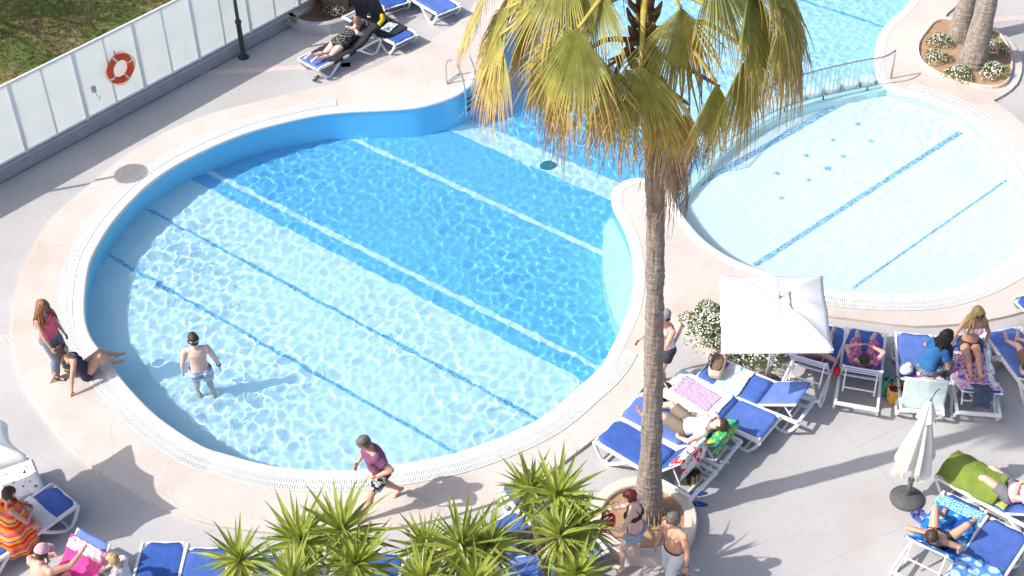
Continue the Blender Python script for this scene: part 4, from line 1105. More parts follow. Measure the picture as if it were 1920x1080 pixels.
def shade_tree(label, c, seed, rad=2.6, zc=5.2, nl=5200):
    r = random.Random(seed); root = thing('shade_tree', label, 'tree', c)
    MB().tube(catmull([(0, 0, 0), (.1, .05, 1.5), (.0, .1, 3.2), (.1, 0, 5)], False, .3), [.2 - .008 * i for i in range(18)][:len(catmull([(0, 0, 0), (.1, .05, 1.5), (.0, .1, 3.2), (.1, 0, 5)], False, .3))], 10).build('trunk', M_YSTEM, root, True)
    for k in range(7):
        t = k * .9; MB().tube([(0, .05, 2.6 + .25 * k), (rad * .45 * math.cos(t), rad * .45 * math.sin(t), zc - .4 + .2 * (k % 3)), (rad * .8 * math.cos(t + .2), rad * .8 * math.sin(t + .2), zc + .3 * (k % 3))], [.08, .05, .015], 6).build('limb', M_YSTEM, root, True)
    v = []; f = []; clumps = [Vector((r.gauss(0, rad * .5), r.gauss(0, rad * .5), zc + r.gauss(0, .7))) for _ in range(46)]
    for i in range(nl):
        c_ = r.choice(clumps); p = c_ + Vector((r.gauss(0, .35), r.gauss(0, .35), r.gauss(0, .28))); a = Vector((r.gauss(0, 1), r.gauss(0, 1), r.gauss(0, 1))).normalized(); s = a.orthogonal().normalized(); L_ = r.uniform(.10, .18); o = len(v)
        v += [p, p + s * L_ * .3 + a * L_ * .5, p + a * L_, p - s * L_ * .3 + a * L_ * .5]; f.append((o, o + 1, o + 2, o + 3))
    tag(mk('crown', v, f, mat('tree leaf', (.06, .10, .02), .6, .3, 3, trans=.25), root), kind='stuff')
tc_ = G(70, 25) - Vector((LDIR.x, LDIR.y, 0)) / -LDIR.z * 5.2
shade_tree('leafy tree on the lawn beyond the left edge, seen by its dappled shade', (tc_.x, tc_.y, 0), 5)
tc_ = G(170, -130) - Vector((LDIR.x, LDIR.y, 0)) / -LDIR.z * 5.2
shade_tree('second leafy tree further along the lawn, seen by its dappled shade', (tc_.x, tc_.y, 0), 6, 2.4)

# ================================================================ SUN LOUNGERS
M_SLING = mat('blue sling fabric', (.04, .11, .44), .65, .12, 3, .5, 11, col2=(.055, .145, .50), spec=.25)
M_FRAME = mat('white lounger plastic', (.80, .80, .80), .42, .05, 5, .05, 30)
def vary(m):
    """each lounger's cloth has faded a little differently"""
    t = m.node_tree; p = t.nodes['Principled BSDF']; src = p.inputs['Base Color'].links[0].from_socket
    oi = t.nodes.new('ShaderNodeObjectInfo'); hs = t.nodes.new('ShaderNodeHueSaturation'); mr = t.nodes.new('ShaderNodeMapRange')
    mr.inputs['To Min'].default_value = .82; mr.inputs['To Max'].default_value = 1.25; t.links.new(oi.outputs['Random'], mr.inputs[0]); t.links.new(mr.outputs[0], hs.inputs['Value'])
    m2 = t.nodes.new('ShaderNodeMapRange'); m2.inputs['To Min'].default_value = 1.0; m2.inputs['To Max'].default_value = .82; t.links.new(oi.outputs['Random'], m2.inputs[0]); t.links.new(m2.outputs[0], hs.inputs['Saturation'])
    t.links.new(src, hs.inputs['Color']); t.links.new(hs.outputs[0], p.inputs['Base Color'])
vary(M_SLING)
SEAT_Z, HINGE, BACK = .365, .22, .75
LCACHE = {}
def surf(s, ang):
    """point on top of the sling at distance s along it (foot end -.95, hinge .22)"""
    if s <= HINGE: return s, SEAT_Z - .018 * math.sin(math.pi * (s + .95) / (HINGE + .95))
    d = s - HINGE; return HINGE + d * math.cos(ang), SEAT_Z + d * math.sin(ang)
def sling_mesh(s0, s1, ang, chamfer):
    v = []; f = []; k = 14; ks = [i / k for i in range(k + 1)]; cols = [-1, -.93, -.6, -.2, .2, .6, .93, 1]
    for top in (1, 0):
        for u in ks:
            s = s0 + (s1 - s0) * u; y, z = surf(s, ang); hw = .315
            if chamfer and u < .12: hw -= .085 * (1 - u / .12)
            if chamfer == 0 and u > .9: hw -= .05 * ((u - .9) / .1)
            for c in cols:
                zz = z - (.014 if not top else 0) - .012 * (1 - c * c) - (.012 if abs(c) == 1 else 0)
                if u in (0, 1): zz -= .012
                v.append((hw * c, y, zz))
    m_ = len(cols); n0 = (k + 1) * m_
    for i in range(k):
        for j in range(m_ - 1):
            a = i * m_ + j; f.append((a, a + 1, a + m_ + 1, a + m_)); f.append((n0 + a, n0 + a + m_, n0 + a + m_ + 1, n0 + a + 1))
    for i in range(k):
        a = i * m_; f.append((a, a + m_, n0 + a + m_, n0 + a)); b = a + m_ - 1; f.append((b, n0 + b, n0 + b + m_, b + m_))
    for j in range(m_ - 1):
        f.append((j, n0 + j, n0 + j + 1, j + 1)); a = k * m_ + j; f.append((a, a + 1, n0 + a + 1, n0 + a))
    me = bpy.data.meshes.new('sling'); me.from_pydata(v, [], f); me.polygons.foreach_set('use_smooth', [True] * len(f)); return me
def lounger_meshes(deg):
    if deg in LCACHE: return LCACHE[deg]
    ang = R(deg); out = []
    out.append(('seat_sling', sling_mesh(-.95, HINGE - .01, ang, 1), M_SLING)); out.append(('back_sling', sling_mesh(HINGE + .015, HINGE + BACK, ang, 0), M_SLING))
    for s in (-1, 1):
        x = s * .345
        out.append(('side_rail', MB().bar([(x, -.93, .345), (x, -.6, .335), (x, -.1, .315), (x, .35, .315), (x, .7, .33), (x, .97, .325)], .045, .06).mesh('side_rail'), M_FRAME))
        out.append(('leg', MB().bar([(x * 1.01, -.955, .335), (x * 1.03, -.86, .16), (x * 1.05, -.76, .035), (x * 1.05, -.62, .03), (x * 1.02, -.46, .14), (x, -.27, .31)], .042, .05).mesh('leg'), M_FRAME))
        out.append(('leg', MB().bar([(x * 1.01, .985, .32), (x * 1.03, .90, .16), (x * 1.05, .80, .035), (x * 1.05, .66, .03), (x * 1.02, .50, .14), (x, .30, .30)], .042, .05).mesh('leg'), M_FRAME))
        b0 = surf(HINGE, ang); b1 = surf(HINGE + BACK, ang); xx = s * .318
        out.append(('back_frame', MB().bar([(xx, b0[0], b0[1] - .035), (xx, (b0[0] + b1[0]) / 2, (b0[1] + b1[1]) / 2 - .035), (xx, b1[0], b1[1] - .035)], .03, .035).mesh('back_frame'), M_FRAME))
        if deg > 12:
            q = surf(HINGE + BACK * .62, ang); out.append(('support_bar', MB().bar([(s * .26, q[0], q[1] - .04), (s * .26, min(.92, q[0] + .18), .335)], .026, .026).mesh('support_bar'), M_FRAME))
    def cross(y, z, w_=.66, r=.05, h=.035): return MB().box((0, y, z), (w_, r, h), bev=.008).mesh('crossbar')
    out.append(('crossbar', cross(-.95, .325, .6), M_FRAME)); out.append(('crossbar', cross(.965, .31, .66, .055, .05), M_FRAME)); out.append(('crossbar', cross(HINGE, .30), M_FRAME)); out.append(('crossbar', cross(-.70, .045, .70, .04, .03), M_FRAME)); out.append(('crossbar', cross(.73, .045, .70, .04, .03), M_FRAME))
    y, z = surf(HINGE + BACK * .97, ang); out.append(('crossbar', MB().tube([(-.31, y, z - .04), (.31, y, z - .04)], .018, 8).mesh('crossbar'), M_FRAME))
    if deg > 12:
        for fr in (.45, .72): y, z = surf(HINGE + BACK * fr, ang); out.append(('crossbar', MB().tube([(-.31, y, z - .045), (.31, y, z - .045)], .016, 8).mesh('crossbar'), M_FRAME))
        q = surf(HINGE + BACK * .62, ang); out.append(('crossbar', MB().tube([(-.26, min(.92, q[0] + .14), .40), (.26, min(.92, q[0] + .14), .40)], .014, 8).mesh('crossbar'), M_FRAME))
    LCACHE[deg] = out
    return out
LNG = {}
def lounger(key, label, foot_px, head_px, deg):
    """foot end and head end as seen, at seat height"""
    A, B = (q if isinstance(q, Vector) else G(*q, SEAT_Z) for q in (foot_px, head_px)); d = (B - A); d.z = 0; d.normalize()
    c = A + d * .955; c.z = 0; rz = math.atan2(d.y, d.x) - math.pi / 2
    o = thing('sun_lounger', label, 'sun lounger', tuple(c), rz, 'blue and white sun loungers')
    for nm, me, m in lounger_meshes(deg): link(nm, me, o, m)
    LNG[key] = (o, deg, Matrix.Translation(c) @ Matrix.Rotation(rz, 4, 'Z'))
    return o
def lg_ends():
    top = G(175, 1003, .85); e = G(197, 1014, .85) - G(153, 991, .85); a = Vector((-e.y, e.x, 0)).normalized()
    h = top - a * .57; f_ = h - a * 1.17; f_.z = SEAT_Z; return f_, f_ + a * 1.9
lounger('LA', 'blue lounger nearest the round planter, a red and white towel over its back', (1137, 803), (1240, 861), 50)
lounger('LB', 'blue lounger carrying the man in the pale tee shirt', (1180, 758), (1290, 810), 32)
lounger('LC', 'flat blue lounger with a fish scale print towel on its foot', (1256, 714), (1425, 795), 3)
lounger('LD', 'blue lounger with the beige tote bag and a pastel towel, back half raised', (1320, 687), (1435, 735), 28)
lounger('L5', 'blue lounger half hidden under the open square parasol', (1557, 608), (1500, 735), 52)
lounger('L6', 'blue lounger of the person in the pink print dress', (1624, 618), (1607, 755), 52)
lounger('L7', 'blue lounger with a pale towel hanging down its back, woman in blue seated on it', (1716, 624), (1729, 765), 42)
lounger('L8', 'blue lounger under the blonde woman in the bikini', (1811, 627), (1835, 766), 30)
lounger('L9', 'blue lounger at the right edge with bare legs on it', (1878, 617), (1960, 722), 35)
lounger('L9b', 'white end of a lounger just entering at the right edge', (1922, 580), (1990, 560), 3)
lounger('L10', 'blue lounger of the person under the green towel', (1776, 870), (1902, 937), 35)
lounger('L11', 'blue lounger of the sunbather lying by the purple sandals', (1811, 937), (1727, 1067), 48)
lounger('L12', 'blue lounger in the lower right corner with a crumpled pale blue towel', (1893, 985), (1800, 1120), 3)
lounger('LE', 'lounger at the left edge covered by a white towel with black print', (70, 888), (-60, 935), 3)
lounger('LF', 'dark blue lounger in parasol shade with the striped towel person on it', (122, 925), (25, 990), 3)
lounger('LG', 'blue lounger with a pink towel hung over its raised back', *lg_ends(), 40)
lounger('LH', 'empty blue lounger left of the other empty one by the yucca', (310, 1015), (288, 1100), 3)
lounger('LI', 'empty blue lounger beside the leftmost yucca', (391, 1026), (372, 1110), 3)
lounger('LJ', 'blue lounger behind the middle yucca with dark clothes on it', (938, 970), (1000, 1047), 3)
lounger('LK', 'blue lounger between yucca and round planter with pink clothes on it', (1104, 1050), (1040, 978), 3)
lounger('LL', 'blue lounger showing through the leaves of the leftmost yucca', (720, 1035), (690, 1120), 3)
lounger('LQ', 'blue lounger showing between the left and middle yuccas', (525, 1040), (500, 1120), 3)
lounger('LR', 'blue lounger end behind the lowest leaves of the middle yucca', (985, 1040), (1010, 1110), 3)
lounger('LM', 'blue lounger of the woman in the dotted swimsuit, black cover on it', (577, 119), (690, 62), 26)
lounger('LN', 'blue lounger with a black cover over its steep raised back', (762, 72), (700, 39), 58)
lounger('LO', 'empty blue lounger cut by the top edge', (842, 18), (780, -20), 3)
lounger('LP', 'lounger foot just showing at the top edge, left of the empty one', (745, 8), (700, -30), 3)

# ---- cloths lying on loungers
def cloth(key, name, label, cat, m, s0, s1, x0, x1, lift=.012, wr=.012, seed=0, skew=0.0, hump=0.0, ns=36, nx=22, over=None):
    """towel laid along the sling from s0 to s1 and from x0 to x1; whatever passes the rails hangs down"""
    o, deg, M = LNG[key]; ang = R(deg); v = []; f = []
    end = HINGE + BACK
    for i in range(ns + 1):
        s = s0 + (s1 - s0) * i / ns
        for j in range(nx + 1):
            x = x0 + (x1 - x0) * j / nx
            xx = x + skew * (s - s0); sj = s + .03 * mnoise.noise((xx * 3, s * 3, seed))
            ex = 0
            if sj <= end: y, z = surf(sj, ang)
            else:
                y, z = surf(end, ang); q = sj - end; y += .03 + .05 * q; z -= q
            if sj < -.97: z -= (-.97 - sj) * 1.3; y = -.975
            if abs(xx) > .365: ex = abs(xx) - .365; xx = math.copysign(.365 + .16 * ex + .02 * math.sin(s * 14 + seed), xx); z -= ex
            z += hump * math.exp(-(xx / .25) ** 4) * min(1, max(.35, (s - s0) / .3))
            w_ = mnoise.noise((x * 7 + seed, s * 7, 1)) + .6 * mnoise.noise((x * 16, s * 16 + seed, 4))
            z = max(z + lift + wr * abs(w_) * 1.4, .012); v.append((xx + wr * .7 * w_, y + wr * .5 * w_, z))
    for i in range(ns):
        for j in range(nx):
            a = i * (nx + 1) + j; f.append((a, a + 1, a + nx + 2, a + nx + 1))
    ob = mk(name, v, f, m, None, smooth=True); ob.matrix_world = M
    mod = ob.modifiers.new('thickness', 'SOLIDIFY'); mod.thickness = .008
    return tag(ob, label, cat)
TOW = {}
P_FISH = pattern('fish scale print', 'edges', [(0, (.10, .20, .34)), (.035, (.62, .42, .66))], 14, dist=.25)
P_FISH2 = mat('mint towel', (.50, .80, .78), .9, .15, 5, .3, 60, col2=(.72, .80, .82))
P_PASTEL = pattern('pastel towel print', 'blobs', [(0, (.45, .72, .74)), (.43, (.80, .62, .66)), (.52, (.80, .74, .70)), (.60, (.30, .62, .70)), (.66, (.82, .78, .76))], 5)
P_RED = pattern('red white towel print', 'blobs', [(0, (.80, .78, .75)), (.44, (.70, .05, .06)), (.53, (.80, .78, .74)), (.60, (.45, .70, .80)), (.66, (.08, .35, .12)), (.71, (.75, .52, .10))], 5)
P_GREENP = pattern('green print pillow', 'blobs', [(0, (.05, .12, .42)), (.40, (.05, .42, .12)), (.52, (.55, .60, .12)), (.58, (.05, .38, .14)), (.66, (.10, .40, .65))], 7)
P_BLK = pattern('white black print towel', 'blobs', [(0, (.03, .03, .04)), (.31, (.78, .76, .78)), (.64, (.55, .52, .56)), (.69, (.08, .08, .09))], 11)
P_BEACH = pattern('photo print beach towel', 'blobs', [(0, (.05, .04, .04)), (.36, (.30, .50, .60)), (.45, (.72, .70, .68)), (.53, (.30, .26, .24)), (.58, (.62, .36, .16)), (.66, (.60, .25, .2))], 7)
P_TURQ = pattern('blue lettered beach towel', 'blobs', [(0, (.02, .10, .42)), (.42, (.03, .22, .62)), (.56, (.10, .46, .74)), (.61, (.62, .78, .86))], 6)
P_LACE = pattern('turquoise lace print', 'edges', [(0, (.62, .80, .84)), (.07, (.08, .40, .70))], 22, dist=.9)
P_CIRC = pattern('pale blue disc print', 'dots', [(0, (.42, .62, .86)), (.42, (.10, .26, .70))], 5)
P_STRIPE = pattern('orange striped towel', 'stripes', [(0, (.80, .22, .02)), (.22, (.72, .03, .03)), (.40, (.85, .30, .03)), (.52, (.22, .06, .22)), (.60, (.86, .40, .05)), (.78, (.75, .08, .10)), (.90, (.50, .12, .30))], 1.15, 2, dist=1.6)
P_PINK = mat('hot pink towel', (.80, .03, .26), .9, .12, 5, .4, 60, col2=(.85, .10, .36))
P_PINKP = pattern('pink pale print', 'blobs', [(0, (.72, .35, .42)), (.42, (.82, .55, .60)), (.55, (.80, .72, .66)), (.63, (.80, .06, .30))], 7)
P_BLACK = mat('black cover cloth', (.022, .022, .025), .85, .2, 5, .3, 60, col2=(.035, .035, .04))
P_WHITE = mat('white towel', (.78, .78, .80), .9, .06, 5, .4, 60)
P_MINT = mat('pale mint towel', (.68, .80, .80), .9, .06, 5, .4, 60)
P_GREEN = mat('olive green towel', (.17, .24, .035), .9, .15, 4, .4, 50, col2=(.23, .30, .05))
P_LIME = mat('lime towel lining', (.50, .55, .14), .9, .1, 5, .4, 60)
P_PURP = pattern('purple print towel', 'blobs', [(0, (.30, .10, .42)), (.42, (.78, .62, .70)), (.52, (.62, .16, .42)), (.60, (.75, .72, .78))], 7)
cloth('LC', 'towel', 'mint and lilac fish scale towel on the flat lounger', 'towel', P_FISH, -.80, -.05, -.26, .20, .02, .02, 1, .12)
cloth('LC', 'towel', 'plain mint towel edge under the fish scale towel', 'towel', P_FISH2, -.93, .12, -.42, .31, .010, .012, 2, .1)
cloth('LD', 'towel', 'pastel pink and aqua towel across the lounger with the tote bag', 'towel', P_PASTEL, -.62, -.15, -.75, .38, .012, .022, 3, .1)
cloth('LA', 'towel', 'red and white print towel over the raised back nearest the planter', 'towel', P_RED, .62, 1.35, -.36, .34, .014, .018, 4)
cloth('LB', 'pillow_cloth', 'green and blue print cloth under the head of the lying man', 'cloth', P_GREENP, .72, 1.18, -.38, .40, .014, .018, 5)
cloth('L7', 'towel', 'pale mint towel hanging down the back of the lounger behind the folded parasol', 'towel', P_MINT, .70, 1.62, -.36, .34, .014, .014, 6)
cloth('L7', 'towel', 'red and white crumpled print towel on the seat beside the woman in blue', 'towel', P_RED, -.05, .55, -.44, .05, .02, .03, 7)
cloth('L8', 'towel', 'pink and purple print towel under the blonde woman', 'towel', P_PURP, -.50, .92, -.36, .36, .012, .015, 8)
cloth('L8', 'towel', 'pale mint towel over the right rail beside the blonde woman', 'towel', P_MINT, -.62, .62, -.62, -.25, .016, .014, 9)
cloth('L10', 'towel', 'lime lining of the green towel on the lower right lounger', 'towel', P_LIME, -.90, .18, -.43, .30, .012, .02, 10)
cloth('L10', 'towel', 'olive green towel spread over the legs of the lying person', 'towel', P_GREEN, -1.02, .0, -.42, .38, .04, .02, 30, 0, .25)
cloth('L8', 'jeans', 'dark blue jeans hanging over the end below the feet of the blonde woman', 'clothes', mat('dark denim', (.06, .08, .14), .9, .3, 10, .5, 60), .62, 1.35, -.16, .14, .03, .03, 31)
cloth('L11', 'towel', 'blue lettered beach towel under the sunbather', 'towel', P_TURQ, -.66, .88, -.44, .44, .012, .014, 11)
cloth('L11', 'towel', 'turquoise lace print band at the foot of the sunbather lounger', 'towel', P_LACE, -.84, -.63, -.36, .38, .016, .012, 12)
cloth('L12', 'towel', 'crumpled blue towel with pale discs in the lower right corner', 'towel', P_CIRC, -.05, .9, -.30, .36, .02, .04, 13, -.1)
cloth('LE', 'towel', 'white towel with black print covering the lounger at the left edge', 'towel', P_BLK, -.99, .95, -.46, .42, .014, .02, 14)
cloth('LF', 'towel', 'plain white towel beside the striped towel person', 'towel', P_WHITE, -.58, .10, -.34, .40, .012, .012, 15)
cloth('LF', 'towel', 'beach towel with a printed picture hanging off the shaded lounger', 'towel', P_BEACH, -.30, .25, .30, .95, .018, .02, 16)
cloth('LG', 'towel', 'hot pink towel over the raised back in the lower left', 'towel', P_PINK, .22, .80, -.62, .38, .014, .025, 17)
cloth('LG', 'towel', 'pale pink printed band of towel on the raised back in the lower left', 'towel', P_PINKP, .62, .80, -.36, .34, .03, .012, 18)
cloth('LM', 'cover', 'black cover under the woman in the dotted swimsuit', 'cover', P_BLACK, -.58, .98, -.47, .45, .012, .022, 19)
cloth('LN', 'cover', 'black cover draped over the steep raised back', 'cover', P_BLACK, -.62, 1.3, -.40, .40, .012, .02, 20)
cloth('LJ', 'clothes', 'dark clothes lying on the lounger behind the middle yucca', 'clothes', P_BLACK, -.55, -.1, -.36, .1, .02, .04, 21)
cloth('LK', 'clothes', 'pink clothes lying on the lounger between yucca and planter', 'clothes', P_PINKP, -.65, .05, -.25, .30, .02, .04, 22)

# ================================================================ PEOPLE
def skin_mat(name, c): return mat(name, c, .5, .06, 9, .08, 80, col2=(min(1, c[0] * 1.05), c[1] * .98, c[2] * .97))
SK1 = skin_mat('fair skin', (.72, .47, .37)); SK2 = skin_mat('tanned skin', (.63, .36, .25)); SK3 = skin_mat('pale skin', (.78, .55, .46)); SK4 = skin_mat('reddened skin', (.70, .38, .28))
HB = mat('brown hair', (.055, .032, .02), .55, .3, 30); HD = mat('dark hair', (.022, .016, .013), .5, .3, 30); HA = mat('auburn hair', (.22, .085, .035), .5, .35, 30, col2=(.36, .16, .07)); HR = mat('dark red hair', (.12, .015, .018), .45, .3, 30)
HY = mat('blonde hair', (.50, .31, .12), .5, .3, 30, col2=(.62, .45, .22)); HG = mat('grey hair', (.09, .08, .075), .6, .35, 40, col2=(.20, .18, .17)); M_EYE = mat('eye dark', (.03, .02, .02), .3); M_LIP = mat('lip', (.42, .12, .10), .5)
M_SHADE = mat('sunglass lens', (.01, .01, .012), .12, spec=.6)

def ik(a, c, l1, l2, pole):
    a, c = Vector(a), Vector(c); d = c - a; L_ = min(d.length, (l1 + l2) * .995); u = d.normalized(); c = a + u * L_
    x = (l1 * l1 - l2 * l2 + L_ * L_) / (2 * L_); h = math.sqrt(max(0, l1 * l1 - x * x)); p = Vector(pole); p = p - u * p.dot(u)
    p = p.normalized() if p.length > 1e-5 else u.orthogonal().normalized()
    return a + u * x + p * h, c

def pose(P, up, front, wL, wR, aL, aR, eL=(-.3, -1, -.2), eR=(.3, -1, -.2), kL=(0, 1, 0), kR=(0, 1, 0), fL=None, fR=None, hf=None, hu=None, female=False, bend=0.0, tl=.52):
    """every vector in the person's own frame: x right, y forward, z up"""
    P = Vector(P); up = Vector(up).normalized(); front = Vector(front); front = (front - up * front.dot(up)).normalized(); right = front.cross(up)
    sw = .165 if female else .19; J = dict(P=P, up=up, front=front, right=right)
    N = P + up * tl + front * bend; J['N'] = N; J['M'] = P + up * tl * .5 - front * bend * .3
    hu_ = Vector(hu).normalized() if hu else up; hf_ = Vector(hf) if hf else front; hf_ = (hf_ - hu_ * hf_.dot(hu_)).normalized(); J['hu'] = hu_; J['hf'] = hf_
    J['H'] = N + up * .05 + hu_ * .125 + hf_ * .015
    for s, sg, w_, e_, a_, k_, f_ in (('L', -1, wL, eL, aL, kL, fL), ('R', 1, wR, eR, aR, kR, fR)):
        sh = N - up * .065 + right * (sg * sw); el, wr = ik(sh, w_, .285, .255, e_)
        hp = P + right * (sg * .095) - up * .02; kn, an = ik(hp, a_, .43, .42, k_)
        J['s' + s], J['e' + s], J['w' + s], J['h' + s], J['k' + s], J['a' + s] = sh, el, wr, hp, kn, an
        fd = Vector(f_) if f_ else Vector((front.x, front.y, 0)); J['f' + s] = fd.normalized()
    return J

def seg_t(X, a, b):
    d = np.array(b - a); L2 = d @ d; t = (X - np.array(a)) @ d / L2; tc = np.clip(t, 0, 1)
    return t, np.linalg.norm(X - (np.array(a) + tc[:, None] * d), axis=1)

def person(label, M, J, skin, clothes=(), hair=None, female=False, fat=1.0, scale=1.0, curl=.35, extras=()):
    root = thing('person', label, 'person'); root.matrix_world = M @ Matrix.Scale(scale, 4)
    mb = MB(); P, N, up, fr, rt = J['P'], J['N'], J['up'], J['front'], J['right']
    # torso: one loft along the spine
    prof = [(-.20, .075, .07), (-.12, .135, .10), (0, .172, .122), (.15, .160, .115), (.35, .132, .095), (.55, .142, .105), (.75, .158, .108), (.88, .140, .088), (.96, .085, .068), (1.0, .055, .052)] if female else \
           [(-.20, .07, .07), (-.12, .13, .10), (0, .162, .115), (.15, .155, .112), (.35, .147, .105), (.55, .158, .112), (.75, .178, .118), (.88, .158, .095), (.96, .095, .072), (1.0, .06, .056)]
    v = []; f = []; ns = 20
    for t, a, b in prof:
        q = (1 - t) ** 2 * P + 2 * t * (1 - t) * J['M'] + t * t * N if 0 <= t <= 1 else P + up * (t * .52)
        fk = fat if .05 < t < .7 else 1 + (fat - 1) * .4
        for j in range(ns):
            th = 2 * math.pi * j / ns; v.append(q + rt * (a * fk * math.cos(th)) + fr * (b * fk * math.sin(th) + (.02 * (fat - 1) * 5 if .1 < t < .6 and math.sin(th) > 0 else 0)))
    for i in range(len(prof) - 1):
        for j in range(ns): f.append((i * ns + j, i * ns + (j + 1) % ns, (i + 1) * ns + (j + 1) % ns, (i + 1) * ns + j))
    f.append(tuple(range(ns - 1, -1, -1))); f.append(tuple(range((len(prof) - 1) * ns, len(prof) * ns))); mb.add(v, f)
    B3 = Matrix((rt, fr, up)).transposed()
    for s, sg in (('L', -1), ('R', 1)):
        mb.ell(J['h' + s] - fr * .045 - up * .02, (.095 if female else .085, .09, .10), 12, B3)
        if female: mb.ell(N - up * .185 + rt * (sg * .075) + fr * .085, (.066, .058, .062), 12, B3)
        else: mb.ell(N - up * .16 + rt * (sg * .08) + fr * .07, (.085, .045, .065), 12, B3)
        sh, el, wr = J['s' + s], J['e' + s], J['w' + s]; k = .86 if female else 1.0; k *= 1 + (fat - 1) * .5
        mb.ell(sh, (.064 * k,) * 3, 12); mb.tube([N - up * .05 + rt * sg * .05, N - up * .05 + rt * sg * .11, sh], [.058, .058, .05], 10)
        mb.tube([sh, sh.lerp(el, .45), el], [.056 * k, .053 * k, .042 * k], 12); mb.ell(el, (.042 * k,) * 3, 10)
        mb.tube([el, el.lerp(wr, .28), el.lerp(wr, .65), wr], [.042 * k, .044 * k, .035 * k, .027 * k], 12); mb.ell(wr, (.027 * k,) * 3, 8)
        # hand: palm, four unequal fingers and a thumb, a little curled
        hd = (wr - el).normalized(); ud = (el - sh).normalized(); pn = (fr * -.3 + rt * -sg + up * .1); pn = (pn - hd * pn.dot(hd)).normalized(); ac = hd.cross(pn).normalized()
        if J.get('pn' + s) is not None: pn = Vector(J['pn' + s]); pn = (pn - hd * pn.dot(hd)).normalized(); ac = hd.cross(pn).normalized()
        if ac.dot(fr) * 1 < 0: ac = -ac                      # index finger side looks forward
        Bh = Matrix((ac, pn, hd)).transposed(); hk = .92 if female else 1.0
        mb.ell(wr + hd * .05, (.040 * hk, .016, .055), 10, Bh)
        for q, (o_, ln) in enumerate(((.033, .068), (.011, .078), (-.011, .073), (-.032, .058))):
            p0 = wr + hd * .085 + ac * o_ * hk; d1 = (hd + ac * o_ * 3 + pn * curl).normalized(); d2 = (hd + pn * curl * 2.6 + ac * o_ * 2).normalized()
            mb.tube([p0, p0 + d1 * ln * .5 * hk, p0 + (d1 * .5 + d2 * .5) * ln * hk], [.0105, .0095, .008], 7)
        p0 = wr + hd * .025 + ac * .03; mb.tube([p0, p0 + (hd * .55 + ac * .75).normalized() * .04, p0 + (hd * .55 + ac * .75).normalized() * .04 + (hd + ac * .2 + pn * .4).normalized() * .035], [.014, .0115, .009], 7)
        hp, kn, an = J['h' + s], J['k' + s], J['a' + s]; k = (1.06 if female else 1.0) * (1 + (fat - 1) * .6)
        mb.tube([hp - (kn - hp) * .05, hp.lerp(kn, .3), hp.lerp(kn, .7), kn], [.088 * k, .086 * k, .068 * k, .054 * k], 14); mb.ell(kn, (.054 * k,) * 3, 10)
        cb = (kn - an).normalized(); back = -J['f' + s]; back = (back - cb * back.dot(cb)); back = back.normalized() if back.length > 1e-4 else Vector((0, -1, 0))
        mb.tube([kn, kn.lerp(an, .28) + back * .014, kn.lerp(an, .6) + back * .006, an], [.052 * k, .056 * k, .042 * k, .034], 12)
        fd = J['f' + s]; dn = (an - kn).normalized(); dn = (dn - fd * dn.dot(fd)); dn = dn.normalized() if dn.length > 1e-4 else Vector((0, 0, -1)); sd = fd.cross(dn).normalized(); Bf = Matrix((sd, fd, dn)).transposed()
        mb.ell(an - fd * .028 + dn * .035, (.033, .042, .042), 10, Bf); mb.ell(an + fd * .05 + dn * .038, (.036, .085, .034), 10, Bf); mb.ell(an + fd * .125 + dn * .053, (.043, .055, .022), 10, Bf)
        for q in range(5): mb.ell(an + fd * (.178 - .008 * q * (1 if q else 0)) + dn * .056 + sd * ((-.03 + .0155 * q) * (1 if s == 'R' else -1)), (.009 if q else .013, .022, .010), 6, Bf)
    # head and neck
    H, hu, hf = J['H'], J['hu'], J['hf']; hr = hf.cross(hu).normalized(); Bq = Matrix((hr, hf, hu)).transposed()
    nk = .050 if female else .058
    mb.tube([N - up * .04, N.lerp(H, .45) - hf * .012, H - hu * .03 - hf * .012], [nk * 1.15, nk, nk], 12)
    mb.ell(H + hu * .028 - hf * .008, (.076, .094, .092), 16, Bq); mb.ell(H - hu * .04 + hf * .022, (.059, .066, .075), 14, Bq); mb.ell(H - hu * .088 + hf * .058, (.026, .022, .02), 8, Bq)
    mb.tube([H + hf * .085 + hu * .012, H + hf * .108 - hu * .022], [.009, .0155], 8)
    for sg in (-1, 1): mb.ell(H + hr * (sg * .077) - hu * .008 - hf * .01, (.011, .02, .031), 8, Bq)
    me = mb.mesh('body'); tmp = bpy.data.objects.new('tmp', me); COL.objects.link(tmp)
    md = tmp.modifiers.new('r', 'REMESH'); md.mode = 'VOXEL'; md.voxel_size = .0105; md.use_smooth_shade = True
    ms = tmp.modifiers.new('s', 'SMOOTH'); ms.factor = .5; ms.iterations = 3
    dg = bpy.context.evaluated_depsgraph_get(); body = bpy.data.meshes.new_from_object(tmp.evaluated_get(dg)); bpy.data.objects.remove(tmp); bpy.data.meshes.remove(me)
    body.name = 'body'; body.materials.clear(); bo = link('body', body, root, skin, smooth=True)
    nv = len(body.vertices); X = np.empty(nv * 3, 'f'); body.vertices.foreach_get('co', X); X = X.reshape(-1, 3).astype(float)
    NV = np.empty(nv * 3, 'f'); body.vertex_normals.foreach_get('vector', NV); NV = NV.reshape(-1, 3)
    fv = np.empty(len(body.loops), 'i'); body.loops.foreach_get('vertex_index', fv); st = np.empty(len(body.polygons), 'i'); body.polygons.foreach_get('loop_start', st); tot = np.empty(len(body.polygons), 'i'); body.polygons.foreach_get('loop_total', tot)
    bones = {'torso': (P - up * .05, N, .135), 'head': (N + up * .06, H + hu * .08, .075)}
